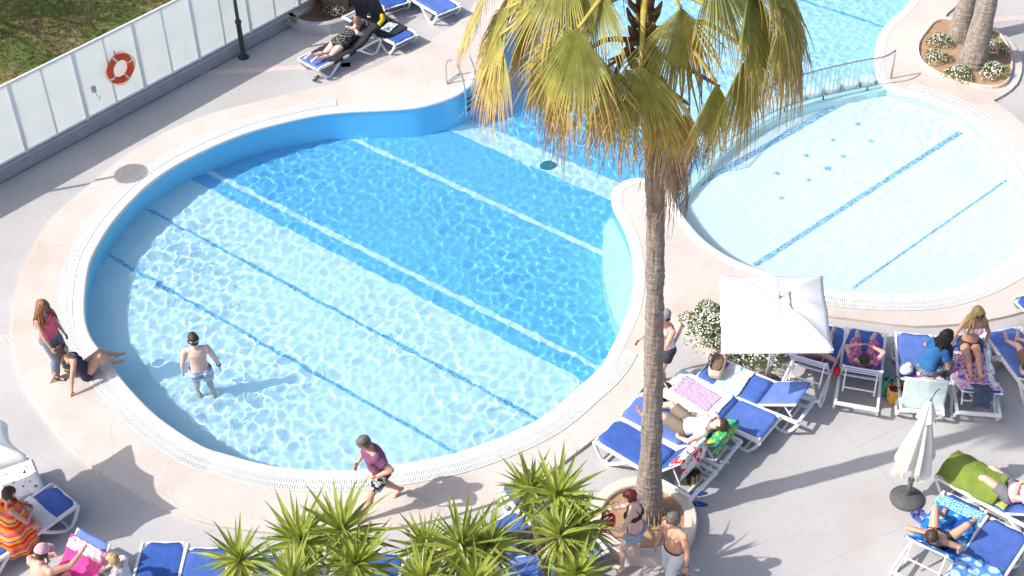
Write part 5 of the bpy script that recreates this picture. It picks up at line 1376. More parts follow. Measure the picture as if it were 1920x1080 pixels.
    for s in 'LR': bones.update({'armU' + s: (J['s' + s], J['e' + s], .052), 'armF' + s: (J['e' + s], J['w' + s], .038), 'hand' + s: (J['w' + s] + (J['w' + s] - J['e' + s]) * .05, J['w' + s] + (J['w' + s] - J['e' + s]).normalized() * .16, .04), 'thigh' + s: (J['h' + s], J['k' + s], .078), 'calf' + s: (J['k' + s], J['a' + s], .045), 'foot' + s: (J['a' + s] + (J['a' + s] - J['k' + s]).normalized() * .04, J['a' + s] + (J['a' + s] - J['k' + s]).normalized() * .05 + J['f' + s] * .15, .04)})
    names = list(bones); D = []; T = []
    for nme in names: a, b, r_ = bones[nme]; t, d = seg_t(X, a, b); D.append(d / r_); T.append(t)
    D = np.array(D); T = np.array(T); W = D.argmin(0); TT = T[W, np.arange(nv)]
    hgt = (X - np.array(P)) @ np.array(up) / .52                                     # along the spine, 0 hip .. 1 neck
    def shell(nm, mask, off_, m, jit=0, parent=root, solid=.006):
        fm = np.logical_and.reduceat(mask[fv], st); fi = np.nonzero(fm)[0]
        if not len(fi): return None
        faces = [fv[st[i]:st[i] + tot[i]] for i in fi]; us = np.unique(np.concatenate(faces)); rm = -np.ones(nv, int); rm[us] = np.arange(len(us))
        o = off_[us] if isinstance(off_, np.ndarray) else off_
        Y = X[us] + NV[us] * (o[:, None] if isinstance(o, np.ndarray) else o)
        if jit: Y = Y + NV[us] * np.array([mnoise.noise(Vector(p) * 28) * jit + mnoise.noise(Vector(p) * 9) * jit for p in Y])[:, None]
        ob = mk(nm, Y.tolist(), [[int(rm[k]) for k in q] for q in faces], m, parent, smooth=True)
        sm = ob.modifiers.new('smooth', 'SMOOTH'); sm.iterations = 4; sm.factor = .5
        so_ = ob.modifiers.new('thickness', 'SOLIDIFY'); so_.thickness = solid; so_.offset = 0
        return ob
    for nm, m, regs, th in clothes:
        mask = np.zeros(nv, bool); offs = np.full(nv, th)
        for r_ in regs:
            b_, t0, t1 = r_[:3]; flare = r_[3] if len(r_) > 3 else 0
            for i, nme in enumerate(names):
                if nme.startswith(b_):
                    w_ = W == i
                    tt = hgt if b_ == 'torso' else TT
                    mm = w_ & (tt >= t0) & (tt <= t1); mask |= mm; offs = np.where(mm, th + flare * np.clip((tt - t0) / max(.01, t1 - t0), 0, 1) if b_ != 'torso' else offs, offs)
        shell(nm, mask, offs, m, .004)
    # eyes and mouth
    e = MB()
    for sg in (-1, 1): e.ell(H + hr * (sg * .031) + hf * .087 + hu * .014, (.012, .007, .006), 8, Bq)
    e.build('eyes', M_EYE, root)
    MB().ell(H + hf * .090 - hu * .058, (.022, .006, .006), 8, Bq).build('mouth', M_LIP, root)
    if hair:
        st_, hm = hair[:2]; d = X - np.array(H); a = d @ np.array(hf); b = d @ np.array(hu); c = d @ np.array(hr); hd_ = (W == names.index('head')) & (np.linalg.norm(d, axis=1) < .16)
        up_lim = .052 if st_ != 'bald' else .2
        mask = hd_ & (((b > up_lim - a * .1) & (a < .085)) | ((a < .02) & (b > -.045)) | ((a < -.03) & (b > -.085)))
        ho = shell('hair', mask, .016 if st_ == 'short' else .02, hm, .010, root, .012)
        if st_ == 'long':
            r_ = random.Random(len(label)); mb2 = MB(); Ln = hair[2] if len(hair) > 2 else .38; grav = Vector(hair[3]) if len(hair) > 3 else Vector((0, 0, -1))
            for i in range(95):
                t = r_.uniform(-2.3, 2.3); el = r_.uniform(-.1, 1.1); d0 = (-hf * math.cos(t) + hr * math.sin(t)) * math.cos(el) + hu * math.sin(el)
                p = H + hu * .02 + d0 * .098; q = H - hu * .06 + (-hf * math.cos(t) * .088 + hr * math.sin(t) * .10) ; l_ = Ln * r_.uniform(.6, 1.1); wv = Vector((r_.uniform(-.05, .05), r_.uniform(-.05, .05), 0))
                e_ = q + grav * l_ * .5 + (-hf * math.cos(t) + hr * math.sin(t)) * .045 + wv; g_ = q + grav * l_ + (-hf * math.cos(t) + hr * math.sin(t)) * .05 + wv * 1.6
                mb2.tube(catmull([p, p.lerp(q, .6) + d0 * .012, q, e_, g_], False, .05), [.014] * 3 + [.012] * 30, 5) if False else mb2.tube([p, p.lerp(q, .6) + d0 * .014, q, e_, g_], [.013, .016, .017, .014, .004], 6, True, 1.4)
            mb2.build('hair_locks', hm, root, True)
        if st_ == 'bun':
            MB().ell(H + hu * .12 - hf * .05, (.042, .042, .038), 12, Bq).build('hair_bun', hm, root, True)
    for ex in extras: ex(root, J, Bq)
    return root

# things worn on the head
def sunglasses(root, J, Bq):
    H, hf, hu = J['H'], J['hf'], J['hu']; hr = hf.cross(hu); g = MB()
    for sg in (-1, 1): g.ell(H + hr * (sg * .033) + hf * .099 + hu * .012, (.027, .008, .019), 10, Bq); g.tube([H + hr * sg * .06 + hf * .092 + hu * .016, H + hr * sg * .082 + hu * .016], .004, 5)
    g.build('sunglasses', M_SHADE, root, True)
def cap(col, brim=True):
    def fn(root, J, Bq):
        H, hf, hu = J['H'], J['hf'], J['hu']; v = []; f = []; n_ = 20; rows = 6
        for i in range(rows + 1):
            ph = math.pi / 2 * i / rows
            for j in range(n_):
                t = 2 * math.pi * j / n_; v.append(H + hu * .045 + Bq @ Vector((.107 * math.cos(ph) * math.cos(t), .126 * math.cos(ph) * math.sin(t) - .010, .112 * math.sin(ph))))
        for i in range(rows):
            for j in range(n_): f.append((i * n_ + j, i * n_ + (j + 1) % n_, (i + 1) * n_ + (j + 1) % n_, (i + 1) * n_ + j))
        o = mk('cap', v, f, col, root, smooth=True)
        if brim: MB().ell(H + hu * .048 + hf * .145, (.078, .075, .009), 14, Bq).build('brim', col, o, True)
    return fn
def goggle_strap(root, J, Bq):
    H = J['H']; pts = [H + Bq @ Vector((.092 * math.cos(t), .112 * math.sin(t) - .006, .022)) for t in [2 * math.pi * i / 28 for i in range(29)]]
    MB().tube(pts, .010, 6, False, .6).build('goggle_strap', M_WHITE, root, True)
def bracelet(side, m):
    def fn(root, J, Bq):
        w_, e_ = J['w' + side], J['e' + side]; d = (w_ - e_).normalized(); a = d.orthogonal().normalized(); b = d.cross(a); c = w_ - d * .02
        MB().tube([c + (a * math.cos(t) + b * math.sin(t)) * .036 for t in [2 * math.pi * i / 16 for i in range(17)]], .010, 6, False).build('wristband', m, root, True)
    return fn
def straps(m, w_=.008):
    def fn(root, J, Bq):
        N, up, fr, rt = J['N'], J['up'], J['front'], J['right']
        for sg in (-1, 1):
            MB().tube(catmull([N - up * .20 + fr * .125 + rt * sg * .075, N - up * .08 + fr * .09 + rt * sg * .085, N - up * .012 + rt * sg * .08, N - up * .10 - fr * .105 + rt * sg * .07, N - up * .22 - fr * .12 + rt * sg * .06], False, .04), w_, 5, True, 1.6).build('strap', m, root, True)
    return fn
def sandals(m):
    def fn(root, J, Bq):
        for s in 'LR':
            an, kn, fd = J['a' + s], J['k' + s], J['f' + s]; dn = (an - kn).normalized(); dn = (dn - fd * dn.dot(fd)).normalized(); sd = fd.cross(dn).normalized(); B = Matrix((sd, fd, dn)).transposed()
            g = MB(); g.ell(an + fd * .06 + dn * .083, (.048, .135, .012), 14, B)
            g.tube([an + fd * .07 + dn * .07 + sd * .045, an + fd * .085 + dn * .02 + sd * .02, an + fd * .085 + dn * .02 - sd * .02, an + fd * .07 + dn * .07 - sd * .045], .008, 5); g.build('sandal', m, root, True)
    return fn

def at_px(px, py, z, facing):
    """stand at a surveyed point, looking along the ground direction 'facing'"""
    p = G(px, py, z); f_ = Vector((facing[0], facing[1], 0)).normalized(); return Matrix.Translation(p) @ Matrix.Rotation(math.atan2(f_.y, f_.x) - math.pi / 2, 4, 'Z')
TEE = lambda m: ('tee_shirt', m, [('torso', -.02, .97), ('armU', -.5, .55, .012)], .014)
TANK = lambda m: ('tank_top', m, [('torso', -.02, .90)], .013)
SHORTS = lambda m, e=.62: ('shorts', m, [('torso', -.9, .07), ('thigh', -.9, e, .022)], .014)
TROUS = lambda m: ('trousers', m, [('torso', -.9, .07), ('thigh', -.9, 1.2), ('calf', -.2, .93, .022)], .015)
SUIT = lambda m: ('swimsuit', m, [('torso', -.9, .80), ('thigh', -.9, .12)], .010)
BOTTOM = lambda m: ('bikini_bottom', m, [('torso', -.9, .17), ('thigh', -.9, .34)], .015)
BAND = lambda m: ('bikini_top', m, [('torso', .55, .77)], .012)

C_PINK = mat('neon pink cotton', (.85, .13, .22), .8, .08, 8, .2, 60); C_GREYB = mat('grey blue linen', (.19, .22, .29), .9, .15, 8, .3, 60); C_NAVY = mat('navy swim fabric', (.018, .022, .06), .6, .1, 8)
C_TRUNK = pattern('blue white swim trunks', 'stripes', [(0, (.30, .42, .72)), (.36, (.74, .78, .84)), (.62, (.06, .09, .24)), (.74, (.70, .76, .84))], 1.7, 2)
C_PURP = mat('plum cotton', (.20, .065, .15), .85, .1, 8, .3, 50, col2=(.23, .08, .175)); C_FLOR = pattern('floral swim shorts', 'cells', [(0, (.015, .02, .025)), (.30, (.72, .68, .66)), (.48, (.10, .22, .16)), (.64, (.62, .22, .24)), (.78, (.70, .68, .68)), (.9, (.03, .05, .06))], 28)
C_DENIM = mat('pale denim', (.36, .45, .58), .9, .15, 14, .4, 80); C_BLKB = mat('black bikini fabric', (.02, .02, .02), .6); C_WHT = mat('white cotton', (.76, .76, .78), .9, .05, 6, .3, 50); C_DARK = mat('charcoal shorts', (.045, .05, .065), .85, .15, 10)
C_TEE = mat('pale grey tee', (.62, .61, .59), .9, .06, 6, .3, 50); C_KHAKI = mat('khaki cotton', (.25, .20, .15), .9, .1, 8, .3, 50); C_REDP = pattern('red print swimsuit', 'cells', [(0, (.60, .05, .07)), (.45, (.76, .62, .60)), (.72, (.62, .06, .09))], 34)
C_PRD = pattern('pink print dress', 'cells', [(0, (.50, .09, .25)), (.42, (.66, .26, .42)), (.62, (.42, .07, .22)), (.85, (.72, .46, .55))], 34); C_BLUE = mat('blue jersey', (.03, .15, .36), .85, .12, 8, .3, 50); C_GREYP = pattern('grey blue print trousers', 'cells', [(0, (.14, .17, .24)), (.5, (.42, .46, .52)), (.75, (.10, .13, .20))], 30)
C_BANDEAU = mat('pale pink bikini', (.80, .60, .60), .7); C_CHAR = mat('charcoal bikini', (.05, .045, .045), .7); C_DOT = pattern('black white dotted swimsuit', 'dots', [(0, (.62, .62, .56)), (.30, (.018, .018, .018))], 38); C_BROWN = mat('brown towelling', (.20, .12, .09), .9, .15, 8, .4, 50); C_ROSE = mat('pale pink cotton', (.72, .47, .52), .9, .08, 6, .3, 50); C_GRY = mat('grey cotton', (.20, .20, .215), .9, .12, 8, .4, 50)
C_CAPG = mat('grey cap cloth', (.30, .31, .33), .9); C_CAPP = pattern('pink print cap', 'blobs', [(0, (.70, .34, .40)), (.5, (.78, .55, .58)), (.62, (.62, .20, .28))], 26)
S_DK = mat('dark sandal', (.03, .025, .022), .6)

# woman in the pink top by the rim
J = pose((0, -.05, .93), (0, -.02, 1), (0, 1, .0), (-.20, .12, .82), (.24, .14, .84), (-.10, .02, .085), (.12, -.06, .085), (-.3, -1, 0), (.5, -1, 0), hf=(.1, 1, -.5), hu=(0, .35, 1), female=True)
person('woman in neon pink tank top and grey trousers standing at the left rim', at_px(119, 702, PAVE_Z, (.93, -.35)), J, SK2, [TANK(C_PINK), TROUS(C_GREYB)], ('long', HA, .36), True, 1.08, .98, extras=[sunglasses, sandals(S_DK)])
# woman sitting on the rim
J = pose((0, 0, .12), (-.05, -.42, 1), (0, 1, .42), (-.26, -.52, .03), (.30, -.44, .03), (-.12, .74, -.02), (.12, .55, .06), (-.3, -1, .1), (.4, -1, .1), (0, .3, 1), (.15, .2, 1), (-.1, .8, -.3), (.1, .95, -.05), hf=(.1, 1, -.15), female=True)
person('woman in navy swimsuit sitting on the rim, leaning back on her hands', at_px(160, 704, PAVE_Z, (.74, .67)), J, SK2, [SUIT(C_NAVY)], ('short', HB), True, 1.12, .98, extras=[straps(C_NAVY)])
# man wading
FLZ = -depth((G(380, 735, -.4) - B0).dot(BNRM))
J = pose((0, 0, .93), (0, -.02, 1), (0, 1, 0), (-.30, .10, .86), (.33, .06, .88), (-.12, .03, .085), (.13, -.05, .085), (-.8, -1, 0), (.8, -1, 0), hf=(-.35, 1, .05))
wade = person('man in blue and white trunks wading in the shallow end, seen from behind', Matrix.Translation(Vector((G(376, 697, FLZ + .86).x, G(376, 697, FLZ + .86).y, FLZ))) @ Matrix.Rotation(R(14), 4, 'Z'), J, SK3, [SHORTS(C_TRUNK, .55)], ('short', HB), extras=[goggle_strap, bracelet('R', M_DARK)])
for o in wade.children_recursive: o.cycles.is_caustics_receiver = True
# man walking
fd = (G(693, 962) - G(748, 936)); fd.z = 0
J = pose((0, -.02, .88), (.0, .14, 1), (0, 1, -.1), (-.27, .14, 1.04), (.25, .20, .92), (-.08, .36, .085), (.09, -.36, .12), (-.9, -1, .1), (.6, -.8, -.4), (0, 1, 0), (0, 1, .1), (-.1, 1, -.05), (0, .9, -.42), hf=(.05, 1, -.55), hu=(0, .5, 1), bend=.05)
person('man in plum tee shirt and floral shorts walking barefoot along the pool', at_px(717, 951, PAVE_Z, fd), J, SK2, [TEE(C_PURP), SHORTS(C_FLOR, .70)], ('short', HG), fat=1.2, scale=1.02)
# couple by the planter
J = pose((0, .0, .92), (.02, .10, 1), (0, 1, 0), (-.22, .36, 1.02), (.20, .42, 1.0), (-.12, .16, .085), (.10, -.10, .085), (-.6, -.8, -.3), (.6, -.8, -.3), hf=(-.25, 1, -.55), hu=(0, .4, 1), female=True)
redw = person('red haired woman in denim shorts and dark bikini top by the round planter', at_px(1188, 1064, 0, (-.9, .38)), J, SK3, [SHORTS(C_DENIM, .30), BAND(C_BLKB)], ('short', HR), True, 1.0, .97, extras=[straps(C_BLKB, .007)])
J = pose((0, 0, .93), (0, .04, 1), (0, 1, 0), (-.32, .05, .86), (.26, .10, .86), (-.11, .12, .085), (.11, -.14, .085), (-.8, -1, 0), (.6, -1, 0), hf=(.55, 1, -.35), hu=(0, .25, 1))
shirtless = person('shirtless man in white knee length shorts carrying shoes by the round planter', at_px(1257, 1104, 0, (-.80, -.6)), J, SK2, [('shorts', C_WHT, [('torso', -.9, .05), ('thigh', -.9, 1.1), ('calf', -.1, .22, .015)], .018), ('waistband', C_DARK, [('torso', .05, .12)], .012)], ('short', HG), fat=1.02, extras=[sunglasses, bracelet('L', C_KHAKI)])
# man behind the palm trunk
J = pose((0, 0, .93), (0, .03, 1), (0, 1, 0), (-.10, .20, 1.36), (.34, .34, .92), (-.12, .05, .085), (.11, -.06, .085), (-.9, -.3, -.9), (.5, -1, 0), hf=(.0, 1, -.4), hu=(0, .3, 1))
person('man in white tank top and grey cap standing behind the palm trunk', at_px(1243, 722, PAVE_Z * .2, (-.92, -.45)), J, SK4, [TANK(C_WHT), SHORTS(C_DARK, .5)], ('short', HB), scale=.99, extras=[cap(C_CAPG), sandals(S_DK), bracelet('L', M_DARK)])

# ---- people on loungers (their frame is the lounger's: y towards the head end)
def lying(key, knee=0.0, hip=.12, arms='side', spread=.10, face=None, twist=0.0, lift=.125):
    o, deg, M = LNG[key]; a = R(deg); up = Vector((0, math.cos(a), math.sin(a))); fr = Vector((0, -math.sin(a), math.cos(a))); z = SEAT_Z + lift; P = Vector((twist, hip, z)); N = P + up * .52
    # facing up: the person's right is towards -x
    kz = knee; d = .83 - .35 * kz; aL = Vector((spread, hip - d, SEAT_Z + .065)); aR = Vector((-spread, hip - d, SEAT_Z + .065))
    if arms == 'side': wL = P + Vector((.30, -.02, -.02)) + up * .05; wR = P + Vector((-.30, -.02, -.02)) + up * .05
    elif arms == 'belly': wL = P + up * .20 + fr * .17 + Vector((.04, 0, 0)); wR = P + Vector((-.30, -.05, -.03))
    elif arms == 'head': wL = N + up * .16 + Vector((.10, 0, 0)) + fr * -.02; wR = N + up * .16 + Vector((-.10, 0, 0)) + fr * -.02
    else: wL = N - up * .12 + fr * .30 + Vector((.08, 0, 0)); wR = N - up * .12 + fr * .30 + Vector((-.08, 0, 0))
    ep = (1, -.1, -.2), (-1, -.1, -.2)
    if arms == 'head': ep = (1, .4, 0), (-1, .4, 0)
    return M, pose(P, up, fr, wL, wR, aL, aR, ep[0], ep[1], (.25, .1, 1), (-.25, .1, 1), (.25, -.25, 1), (-.25, -.25, 1), hf=face)
M, J = lying('LB', .15, .16, 'side', .12)
person('man in pale tee shirt and khaki shorts lying behind the palm trunk', M, J, SK1, [TEE(C_TEE), SHORTS(C_KHAKI, .85)], ('short', HB), fat=1.05, scale=1.0)
M, J = lying('L5', .3, .10, 'side', .10)
person('woman in red print swimsuit lying half under the parasol', M, J, SK1, [SUIT(C_REDP)], ('short', HD), True, 1.0, .97)
M, J = lying('L6', .35, .14, 'phone', .12)
person('person in pink print dress lying with dark hair at the top of the back rest', M, J, SK1, [('dress', C_PRD, [('torso', -.9, .95), ('armU', -.5, .4), ('thigh', -.9, 1.1, .02), ('calf', -.1, .55, .025)], .016)], ('short', HD), True, 1.0, .97, extras=[sandals(C_WHT)])
M, J = lying('L9', .2, .16, 'side', .10)
person('person with bare legs in brown towelling lying at the right edge', M, J, SK1, [('wrap', C_BROWN, [('torso', -.9, .95), ('thigh', -.9, .75, .02)], .018)], ('short', HB), scale=.98)
M, J = lying('L10', .1, .14, 'belly', .09)
person('person in pale pink top and grey shorts lying under the green towel', M, J, SK1, [TEE(C_ROSE), SHORTS(C_GRY, .6)], ('short', HB), fat=1.1)
o, deg, M = LNG['L11']; a = R(deg); up = Vector((0, math.cos(a), math.sin(a))); fr = Vector((0, -math.sin(a), math.cos(a))); P = Vector((0, .12, SEAT_Z + .12)); N = P + up * .52
J = pose(P, up, fr, N + up * .13 + Vector((.13, 0, 0)), N + up * .02 + Vector((-.42, .0, -.02)), (.16, -.42, SEAT_Z + .07), (-.26, -.52, SEAT_Z + .07), (1, .3, 0), (-.6, -.6, -.5), (.35, 0, 1), (-.45, 0, 1), (.3, -1, .1), (-.4, -1, .1), female=True)
person('sunbather in black bikini bottom lying with bent knees on the blue towel', M, J, SK2, [BOTTOM(C_BLKB)], ('short', HB), False, 1.0, .97)
# woman in blue sitting sideways
o, deg, M = LNG['L7']; Ms = M @ Matrix.Translation((-.10, .05, SEAT_Z)) @ Matrix.Rotation(R(-150) + math.pi * 1.5, 4, 'Z')
J = pose((0, 0, .115), (0, .30, 1), (0, 1, -.3), (-.14, .34, .30), (.14, .36, .28), (-.12, .46, -.27), (.16, .42, -.27), (-.8, -.3, -.6), (.8, -.3, -.6), (0, 1, .6), (0, 1, .6), hf=(0, 1, -.6), hu=(0, .5, 1), female=True, bend=.06)
person('woman in blue jersey with long dark hair sitting bent over her phone', Ms, J, SK2, [TEE(C_BLUE), TROUS(C_GREYP)], ('long', HD, .34), True, 1.1, .98)
# blonde woman in bikini facing the camera
o, deg, M = LNG['L8']; Ms = M @ Matrix.Translation((.0, -.62, SEAT_Z))
J = pose((0, 0, .115), (-.04, -.04, 1), (0, 1, .05), (-.27, -.02, .06), (.30, .02, .06), (-.10, .84, .09), (.06, .85, .09), (-1, -.6, 0), (1, -.6, 0), (0, .2, 1), (0, .2, 1), (-.1, .4, 1), (.1, .4, 1), hf=(-.35, 1, -.35), hu=(.1, .25, 1), female=True)
person('blonde woman in pale pink bandeau bikini sitting upright on a lounger', Ms, J, SK2, [BAND(C_BANDEAU), BOTTOM(C_CHAR)], ('long', HY, .30), True, .95, 1.0, extras=[sunglasses])
# prone woman in dotted suit, propped on her elbows
o, deg, M = LNG['LM']; z = SEAT_Z + .13
J = pose((0, .02, z), (0, .92, .32), (0, .32, -.92), (-.12, .80, .66), (.12, .80, .66), (-.10, -.80, z - .03), (.12, -.80, z - .03), (-.6, -.1, -1), (.6, -.1, -1), (0, 0, -1), (0, 0, -1), (0, -1, -.3), (0, -1, -.3), hf=(0, .8, -.5), hu=(0, .3, .8), female=True)
person('woman in black and white dotted swimsuit lying on her front by the corner bed', M, J, SK3, [SUIT(C_DOT)], ('bun', HA), True, 1.18, .97, extras=[straps(C_DOT)])
# person wrapped in the striped towel
o, deg, M = LNG['LF']; Ms = M @ Matrix.Translation((-.02, .06, SEAT_Z)) @ Matrix.Rotation(R(170), 4, 'Z')
J = pose((0, 0, .115), (.05, .22, 1), (0, 1, -.2), (-.12, .36, .30), (.12, .38, .30), (.10, .34, .07), (-.10, .40, .07), (-1, -.2, -.4), (1, -.2, -.4), (-1, .4, .25), (1, .4, .25), (.8, .4, 0), (-.8, .4, 0), hf=(0, 1, -.35), hu=(0, .3, 1), female=True)
def shawl(root, J, Bq):
    v = []; f = []; n_ = 40; rows = 18; N = J['N']
    for i in range(rows + 1):
        u = i / rows; z = N.z + .01 - (N.z + .18) * u
        for j in range(n_ + 1):
            t = R(-55) + (math.pi + R(110)) * j / n_; rx = .10 + .30 * min(1, u * 1.5) ** .6 + .06 * u; ry = .085 + .20 * min(1, u * 1.7) ** .6 + .08 * u; fo = 1 + .06 * math.sin(t * 9 + 3 * u) * u + .03 * math.sin(t * 4)
            cy = N.y * (1 - u); v.append((rx * math.cos(t) * fo, cy - ry * math.sin(t) * fo + .02, z + .02 * math.sin(t * 5)))
    for i in range(rows):
        for j in range(n_): a = i * (n_ + 1) + j; f.append((a, a + 1, a + n_ + 2, a + n_ + 1))
    o = mk('striped_towel', v, f, P_STRIPE, root, smooth=True); q = o.modifiers.new('thickness', 'SOLIDIFY'); q.thickness = .01
person('person wrapped in an orange and red striped towel, dark hair tied up', Ms, J, SK2, [], ('bun', HB), True, 1.0, .97, extras=[shawl])
# man in the pink cap at the lower left, reaching to the lounger
J = pose((0, 0, .50), (.0, .30, 1), (0, 1, -.3), (-.20, .42, .78), (.34, .62, .95), (-.15, .48, .085), (.17, .50, .085), (-1, -.3, -.3), (.8, -.3, -.4), (0, 1, .3), (0, 1, .3), hf=(-.15, 1, -.5), hu=(0, .45, 1))
person('sunburnt shirtless man in a pink cap at the lower left, arm on the lounger', at_px(92, 1150, 0, (.50, .86)), J, SK4, [SHORTS(C_GRY, .6)], ('short', HB), fat=1.08, extras=[cap(C_CAPP)])
# fair haired child
J = pose((0, 0, .50), (0, .15, 1), (0, 1, -.1), (-.16, .40, .72), (.16, .40, .72), (-.12, .45, .085), (.12, .45, .085), (-1, -.4, -.3), (1, -.4, -.3), (0, 1, .3), (0, 1, .3), hf=(0, 1, -.3), hu=(0, .2, 1))
person('fair haired child in a white tee shirt at the bottom edge', at_px(250, 1135, .0, (-.85, .2)), J, SK3, [TEE(C_WHT), SHORTS(C_NAVY, .7)], ('short', HY), scale=.88)

# ================================================================ SMALL THINGS
def flipflops(label, px, py, deg, m, ms, z=.0, gap=.13, second=None):
    root = thing('sandals', label, 'sandals', tuple(G(px, py, z)), R(deg))
    for sg, dx, dy, rr in ((-1, 0, 0, 0), (1, *(second or (gap, .03)), .25)):
        v = []; f = []; n_ = 24
        for zz, k in ((0, 1), (.022, 1), (.026, .93)):
            for j in range(n_):
                t = 2 * math.pi * j / n_; y = .135 * math.sin(t); x = (.047 - .010 * (1 if y < 0 else 0) * min(1, -y / .1)) * math.cos(t)
                q = Vector((x * k, y * k, zz)); q.rotate(Quaternion((0, 0, 1), rr)); v.append(q + Vector((dx, dy, 0)))
        for i in range(2):
            for j in range(n_): f.append((i * n_ + j, i * n_ + (j + 1) % n_, (i + 1) * n_ + (j + 1) % n_, (i + 1) * n_ + j))
        f += [tuple(range(n_ - 1, -1, -1)), tuple(range(2 * n_, 3 * n_))]
        o = mk('sole', v, f, m, root)
        q = Quaternion((0, 0, 1), rr); pt = lambda *a: q @ Vector(a) + Vector((dx, dy, 0))
        MB().tube([pt(-.045, .0, .02), pt(-.03, .045, .05), pt(0, .075, .03), pt(.03, .045, .05), pt(.045, 0, .02)], .010, 6, True, 1.5).build('strap', ms, o, True)
    return root
M_BLUEF = mat('blue rubber', (.02, .07, .25), .5, .15, 8); M_PURF = mat('purple blue rubber', (.09, .11, .36), .5, .2, 8); M_GREYF = mat('grey rubber', (.14, .14, .15), .6, .2, 8)
flipflops('pair of grey sandals on the deck below the dotted swimsuit woman', 594, 153, 60, M_GREYF, S_DK, .0, .15)
flipflops('black flip flops with white straps at the lower left', 66, 1058, -10, S_DK, M_WHITE)
flipflops('single pair of blue flip flops in the palm shadow, spread apart', 1311, 946, 80, M_BLUEF, mat('light blue strap', (.1, .25, .6), .5), .0, .13, (.22, .02))
flipflops('purple blue sandals beside the dark parasol base', 1717, 971, 25, M_PURF, M_BLUEF)
def bag(name, label, cat, loc, rz, w_, d_, h_, m, mh=None, taper=1.15, bulge=.06, handles=True, seed=0, inside=None):
    root = thing(name, label, cat, loc, rz); v = []; f = []; n_ = 28; rows = 9
    for i in range(rows + 1):
        u = i / rows; k = (1 + (taper - 1) * u)
        for j in range(n_):
            t = 2 * math.pi * j / n_; c, s = math.cos(t), math.sin(t); p_ = .55
            x = w_ / 2 * k * math.copysign(abs(c) ** p_, c); y = d_ / 2 * k * math.copysign(abs(s) ** p_, s)
            b = 1 + bulge * math.sin(math.pi * u) + .05 * mnoise.noise((x * 9 + seed, y * 9, u * 4))
            v.append((x * b, y * b, .004 + h_ * u + .03 * h_ * mnoise.noise((c * 2, s * 2, seed)) * u))
    for i in range(rows):
        for j in range(n_): f.append((i * n_ + j, i * n_ + (j + 1) % n_, (i + 1) * n_ + (j + 1) % n_, (i + 1) * n_ + j))
    f.append(tuple(range(n_ - 1, -1, -1)))
    o = mk('body', v, f, m, root, smooth=True); q = o.modifiers.new('thickness', 'SOLIDIFY'); q.thickness = .008
    MB().ell((0, 0, h_ * .82), (w_ / 2 * taper * .86, d_ / 2 * taper * .86, h_ * .13), 14).build('contents', inside or M_DARK, root, True)
    if handles:
        for s in (-1, 1): MB().tube(catmull([(-w_ * .28, s * d_ * .5, h_ * .9), (-w_ * .25, s * d_ * .62, h_ * 1.25), (0, s * d_ * .7, h_ * 1.42), (w_ * .25, s * d_ * .62, h_ * 1.25), (w_ * .28, s * d_ * .5, h_ * .9)], False, .03), .010, 6).build('handle', mh or m, root, True)
    return root
def on(key, x, s, lift=.03):
    o, deg, M = LNG[key]; y, z = surf(s, R(deg)); p = M @ Vector((x, y, z + lift)); return p, o.rotation_euler.z
p, rz = on('LD', -.02, -.72, .012); bag('tote_bag', 'beige tote bag with rope handles standing on a lounger', 'bag', tuple(p), rz + .3, .44, .22, .21, mat('beige canvas', (.55, .46, .37), .9, .1, 8, .4, 60), mat('brown leather', (.16, .10, .07), .6), 1.05, .22, inside=mat('brown scarf', (.22, .14, .10), .9, .3, 10))
rt_ = G(1250, 752); root = thing('backpack', 'black backpack with pale yellow piping beside the palm trunk', 'backpack', tuple(rt_), R(30))
MB().ell((0, 0, .2), (.16, .13, .21), 18).build('body', mat('black nylon', (.02, .02, .022), .7, .2, 10), root, True)
for x in (-.07, .07): MB().tube([(x * 1.2, -.05, .03), (x * 1.35, -.135, .14), (x * 1.2, -.135, .27), (x * .8, -.06, .40), (x * .6, .05, .405)], .010, 6).build('piping', mat('pale yellow piping', (.62, .58, .30), .7), root, True)
MB().ell((0, -.11, .14), (.10, .06, .10), 12).build('pocket', MATS['black nylon'], root, True)
bag('shopping_bag', 'green plastic bag on the deck between two loungers', 'bag', tuple(G(1660, 738)), .2, .22, .16, .34, mat('green plastic film', (.08, .32, .24), .35, .15, 8), None, .8, .15, True, 3)
bag('tote_bag', 'orange print beach bag with dark clothes in it', 'bag', tuple(G(1678, 752)), .1, .27, .18, .32, pattern('orange print canvas', 'blobs', [(0, (.75, .36, .05)), (.5, (.82, .48, .10)), (.62, (.50, .16, .05)), (.68, (.80, .55, .2))], 12), S_DK, 1.2, .05, True, 5, mat('dark purple cloth', (.05, .02, .06), .9, .4, 12))
bag('straw_bag', 'straw basket bag on the deck by the right edge lounger', 'bag', tuple(G(1858, 690)), .4, .34, .16, .26, mat('woven straw', (.46, .38, .26), .9, .25, 30, .8, 90), None, 1.25, .05, True, 7, C_WHT)
bag('shopping_bag', 'white plastic bag standing between the two women', 'bag', tuple(G(1785, 738)), .1, .16, .12, .28, C_WHT, None, 1.1, .1, True, 8)
bag('small_bag', 'small yellow bag on the deck beside the sunbather', 'bag', tuple(G(1812, 1040)), .3, .17, .14, .13, mat('yellow nylon', (.55, .42, .05), .6, .15, 10), S_DK, 1.15, .12, True, 9, mat('olive cloth', (.2, .16, .04), .9))
bag('striped_bag', 'tan bag with dark stripes behind the lounger nearest the planter', 'bag', tuple(G(1300, 905)), .6, .20, .13, .24, pattern('tan striped cloth', 'stripes', [(0, (.42, .24, .08)), (.5, (.05, .03, .03)), (.7, (.50, .30, .12)), (.85, (.6, .55, .5))], 4, 0), S_DK, 1.1, .1, True, 11)
